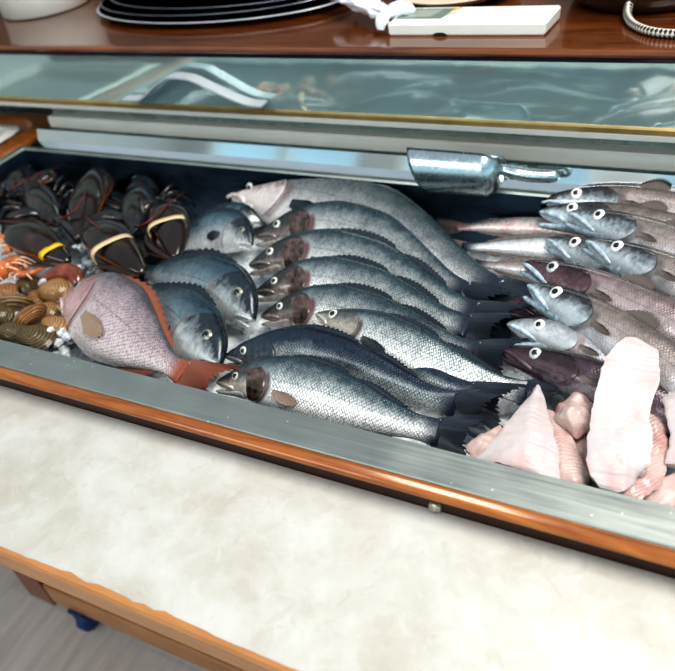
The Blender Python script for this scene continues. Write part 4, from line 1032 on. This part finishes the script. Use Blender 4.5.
# stack of oval black dishes
pa, pb_ = on(98, 16), on(340, 4); pc = on(200, 16)
ln = (pb_ - pa).length / 2 * 1.07
for k, (lab, dx, dy, dz, s_, mat_) in enumerate([('lowest black dish of the stack, with a pale rim', 0.0, 0.0, 0.0, 1.0, M_black), ('middle black dish of the stack', -0.012, 0.010, 0.0095, .95, M_black), ('topmost black dish of the stack', 0.004, 0.020, 0.019, .92, M_black)]):
    c = Vector(((pa.x + pb_.x) / 2 + dx + 0.002, pc.y + 0.072 + dy, SZ + dz)); T = Thing('oval_dish', lab, 'dish', c, 'black dishes on the shelf')
    a = ln * s_; prof = [(0, .001), (.62, .001), (.86, .003), (.95, .008), (.985, .012)]
    prof2 = [(1.0, .0125), (1.004, .0140), (.99, .0150)]; prof3 = [(.98, .0148), (.94, .012), (.84, .007), (.62, .005), (0, .005)]
    sx, sy = a, .165 * s_
    v, f = lathe(c, prof + [(.99, .0125)], 72, sx, sy); v2, f2 = lathe(c, prof3, 72, sx, sy)
    T.part('dish_body', *join((v, f), (v2, f2)), mat_)
    v, f = lathe(c, [(.985, .012)] + prof2 + [(.978, .0148)], 72, sx, sy); T.part('dish_rim', v, f, M_lip if k == 0 else M_rimgrey, label='pale worn rim')
# weighing scale: a thin white wedge with a display
A_, B_, C_ = on(388, 37), on(544, 37), on(561, 7)
T = Thing('kitchen_scale', 'flat white kitchen scale with a small grey display', 'scale', Vector(((A_.x + B_.x) / 2, A_.y + .06, SZ)))
x0, x1, y0, y1 = A_.x, B_.x, A_.y + .003, A_.y + .086
h0, h1 = .0215, .0235
bm = bmesh.new()
pts = [(x0, y0, SZ + .001), (x1, y0, SZ + .001), (x1 + .006, y1, SZ + .001), (x0 + .004, y1, SZ + .001), (x0 - .001, y0, SZ + h0), (x1 + .002, y0, SZ + h0), (x1 + .008, y1, SZ + h1), (x0 + .003, y1, SZ + h1)]
vs = [bm.verts.new(p) for p in pts]
for f in ((3, 2, 1, 0), (4, 5, 6, 7), (0, 1, 5, 4), (1, 2, 6, 5), (2, 3, 7, 6), (3, 0, 4, 7)): bm.faces.new([vs[i] for i in f])
bmesh.ops.bevel(bm, geom=list(bm.edges), offset=.0025, segments=2, affect='EDGES'); bm.verts.index_update()
T.part('casing', [v.co.copy() for v in bm.verts], [[v.index for v in f.verts] for f in bm.faces], plain('warm white casing', (0.84, 0.84, 0.78), 0.35, var=0.02), smooth=False); bm.free()
def topz(y): return SZ + h0 + (h1 - h0) * (y - y0) / (y1 - y0)
def toppatch(xa, xb, ya, yb, d, mat, nm, lab=None, parent=None):
    V = [Vector((xa, ya, topz(ya) + d)), Vector((xb, ya, topz(ya) + d)), Vector((xb + .012, yb, topz(yb) + d)), Vector((xa + .012, yb, topz(yb) + d))]
    V += [v - Vector((0, 0, .004)) for v in V]
    return T.part(nm, V, [[0, 1, 2, 3], [0, 4, 5, 1], [1, 5, 6, 2], [2, 6, 7, 3], [3, 7, 4, 0]], mat, smooth=False, label=lab, parent=parent)
wd = x1 - x0
bz = toppatch(x0 + wd * .02, x0 + wd * .33, y0 + .022, y1 - .010, .0008, plain('green grey bezel', (0.20, 0.26, 0.23), 0.3), 'display_bezel', 'green grey display surround')
toppatch(x0 + wd * .04, x0 + wd * .25, y0 + .030, y1 - .018, .0014, plain('liquid crystal display', (0.42, 0.46, 0.40), 0.15, coat=0.6, var=0.04), 'display', 'blank grey display', parent=bz)
toppatch(x0 + wd * .345, x0 + wd * .368, y0 + .058, y0 + .076, .0010, plain('orange button', (0.85, 0.45, 0.05), 0.4), 'orange_button')
toppatch(x0 + wd * .345, x0 + wd * .362, y0 + .036, y0 + .054, .0010, plain('grey button', (0.45, 0.45, 0.42), 0.4), 'grey_button')
# finger notch along the lower front edge
V, Fc = [], []; nxm = at_y(440, 37, y0).x
for j in range(13):
    a = pi * j / 12; V.append(Vector((nxm + .013 * math.cos(a), y0 - .0006, SZ + .0012 + .0055 * math.sin(a))))
T.part('notch', V, [list(range(13))], M_black, smooth=False, label='dark finger notch in the front edge')
# cream plate behind the scale
c = on(452, 3); c = Vector((c.x, y1 + .135, SZ)); T = Thing('cream_plate', 'cream round plate behind the kitchen scale', 'plate', c)
V, Fc = lathe(c, [(0, .001), (.07, .001), (.085, .006), (.118, .022), (.120, .024), (.116, .0245), (.084, .010), (.07, .006), (0, .006)], 56)
T.part('plate_body', V, Fc, M_cream)
# knotted white carrier bag
M_bag = plain('thin white plastic film', (0.82, 0.83, 0.86), 0.3, var=0.04, sss=0.1, coat=0.2)
c = on(385, 28); T = Thing('plastic_bag', 'knotted white plastic bag spilling over the scale', 'bag', c)
def crumple(P, tab, hint, n=40, m=30, amp=.10, seed=0, cap=True):
    V, Fc, uv = sweep(P, tab, hint, n=n, m=m)
    C, _ = catmull([Vector(p) for p in P], n)
    for i in range(n + 1):
        for j in range(m):
            p = V[i*m+j]; d = p - C[i]
            k = amp * (noise.noise(Vector((j * .55, i * .10, seed))) + 0.6 * noise.noise(Vector((p.x * 60, p.y * 60, p.z * 60 + seed))))
            V[i*m+j] = C[i] + d * (1 + k)
    return V, Fc
ya = A_.y + .02
def bp(px, py, y=None): return at_y(px, py, y or ya)
V, Fc = crumple([bp(345, -14, ya + .12), bp(362, 0, ya + .07), bp(378, 10, ya + .04), bp(392, 15, ya + .028)], [(0, .035, .022), (.4, .028, .018), (.8, .018, .012), (1, .010, .008)], Vector((0, 0, 1)), amp=.5, seed=2)
T.part('bag_body', V, Fc, M_bag)
V, Fc = crumple([bp(384, 16, ya + .020), bp(394, 11, ya + .024), bp(405, 9, ya + .026), bp(415, 11, ya + .026)], [(0, .007, .008), (.35, .014, .012), (.75, .013, .011), (1, .004, .004)], Vector((0, 0, 1)), amp=.35, seed=5)
T.part('knot', V, Fc, M_bag)
V, Fc = crumple([bp(392, 14, ya + .014), bp(386, 17, ya - .004), bp(381, 22, ya - .014), bp(380, 30, ya - .018)], [(0, .004, .006), (.3, .010, .004), (.7, .011, .003), (1, .006, .0015)], Vector((0, 1, 0)), amp=.4, seed=8)
T.part('bag_tail', V, Fc, M_bag, label='loose twisted tail hanging to the shelf')
# dark bowl and braided cable
M_pot = plain('dark brown glazed pot', (0.045, 0.022, 0.010), 0.2, coat=0.6, var=0.5, nscale=12)
c = on(628, 16); rr = .128; c = Vector((c.x + .012, c.y + rr * .93, SZ)); T = Thing('brown_pot', 'dark brown round pot on the shelf with a cable in front', 'pot', c)
V, Fc = lathe(c, [(0, .001), (rr * .86, .001), (rr * .95, .006), (rr * 1.02, .025), (rr * 1.06, .06), (rr * 1.08, .11), (rr * 1.10, .113), (rr * 1.06, .115), (rr * 1.03, .06), (rr * .9, .012), (0, .01)], 64)
T.part('pot_body', V, Fc, M_pot)
M_braid, nt, b = new_mat('black and white braided sleeve')
uv = uvc(nt, 'shape'); se = nt.nodes.new('ShaderNodeSeparateXYZ'); lk(nt, uv, se.inputs[0])
p1 = mth(nt, 'SINE', mth(nt, 'ADD', mth(nt, 'MULTIPLY', se.outputs[0], 120.0), mth(nt, 'MULTIPLY', se.outputs[1], 2 * pi * 2)))
p2 = mth(nt, 'SINE', mth(nt, 'SUBTRACT', mth(nt, 'MULTIPLY', se.outputs[0], 120.0), mth(nt, 'MULTIPLY', se.outputs[1], 2 * pi * 2)))
lk(nt, mix(nt, mapr(nt, mth(nt, 'MULTIPLY', p1, p2), -0.15, 0.05), (0.02, 0.02, 0.025), (0.66, 0.62, 0.55)), b.inputs['Base Color']); b.inputs['Roughness'].default_value = 0.6
yq = on(640, 36).y; rc = .0066
Pc = [Vector((at_y(633, 4, c.y - rr * 1.02 - .012).x, c.y - rr * 1.02 - .012, SZ + .048)), ]
def sh(px, py, dz=rc): p = on(px, py); return Vector((p.x, p.y, SZ + dz + .0003))
Pc = [sh(632, 12, .036), sh(628, 17, .022), sh(627, 22, .010), sh(633, 29), sh(646, 35), sh(662, 38), sh(690, 39), sh(730, 38)]
T = Thing('braided_cable', 'black and white braided cable curving across the shelf', 'cable', sh(640, 30, 0))
r = sweep(Pc, [(0, rc, rc), (1, rc, rc)], n=80, m=14)
T.part('cable_sleeve', r[0], r[1], M_braid, {'shape': r[2]})
r = sweep([sh(634, 6, .052), sh(633, 10, .042), sh(631, 13, .033)], [(0, .006, .006), (.3, .0085, .0085), (.8, .0085, .0085), (1, .0062, .0062)], n=10, m=16)
T.part('plug', r[0], r[1], M_black, label='black plug collar')
# ------------------------------------------------------------------ light
W = bpy.data.worlds.new('sky'); SC.world = W; W.use_nodes = True
nt = W.node_tree; bg = nt.nodes['Background']
tc = nt.nodes.new('ShaderNodeTexCoord'); sp = nt.nodes.new('ShaderNodeSeparateXYZ'); lk(nt, tc.outputs['Generated'], sp.inputs[0])
lk(nt, ramp(nt, mapr(nt, sp.outputs['Z'], -0.1, 0.7), [(0.0, (0.78, 1.0, 1.05)), (0.30, (0.50, 0.86, 1.05)), (1.0, (0.78, 0.86, 0.96))]), bg.inputs['Color'])
lk(nt, mapr(nt, sp.outputs['Z'], 0.08, 0.35, 1.25, 0.62), bg.inputs['Strength'])
def area(name, loc, target, sx, sy, power, col):
    l = bpy.data.lights.new(name, 'AREA'); l.shape = 'RECTANGLE'; l.size = sx; l.size_y = sy; l.energy = power; l.color = col
    o = bpy.data.objects.new(name, l); COL.objects.link(o); o.location = loc
    o.rotation_euler = (Vector(target) - Vector(loc)).to_track_quat('-Z', 'Y').to_euler()
    return o
area('skylight_lamp', (0.5, 0.75, 2.8), (-0.3, 0.6, 0.9), 1.3, 0.8, 39, (1.0, 0.96, 0.90))  # unseen area lamp added overhead as the key light
area('window_lamp', (-0.9, -1.6, 2.65), (-0.5, 0.9, 0.9), 2.2, 0.6, 24, (1.0, 0.98, 0.96))  # unseen area lamp added above the windows as front fill
SC.view_settings.view_transform = 'Standard'
SC.view_settings.look = 'High Contrast'
SC.view_settings.exposure = -0.12
SC.cycles.use_denoising = True
SC.cycles.max_bounces = 8
SC.cycles.caustics_reflective = False; SC.cycles.caustics_refractive = False
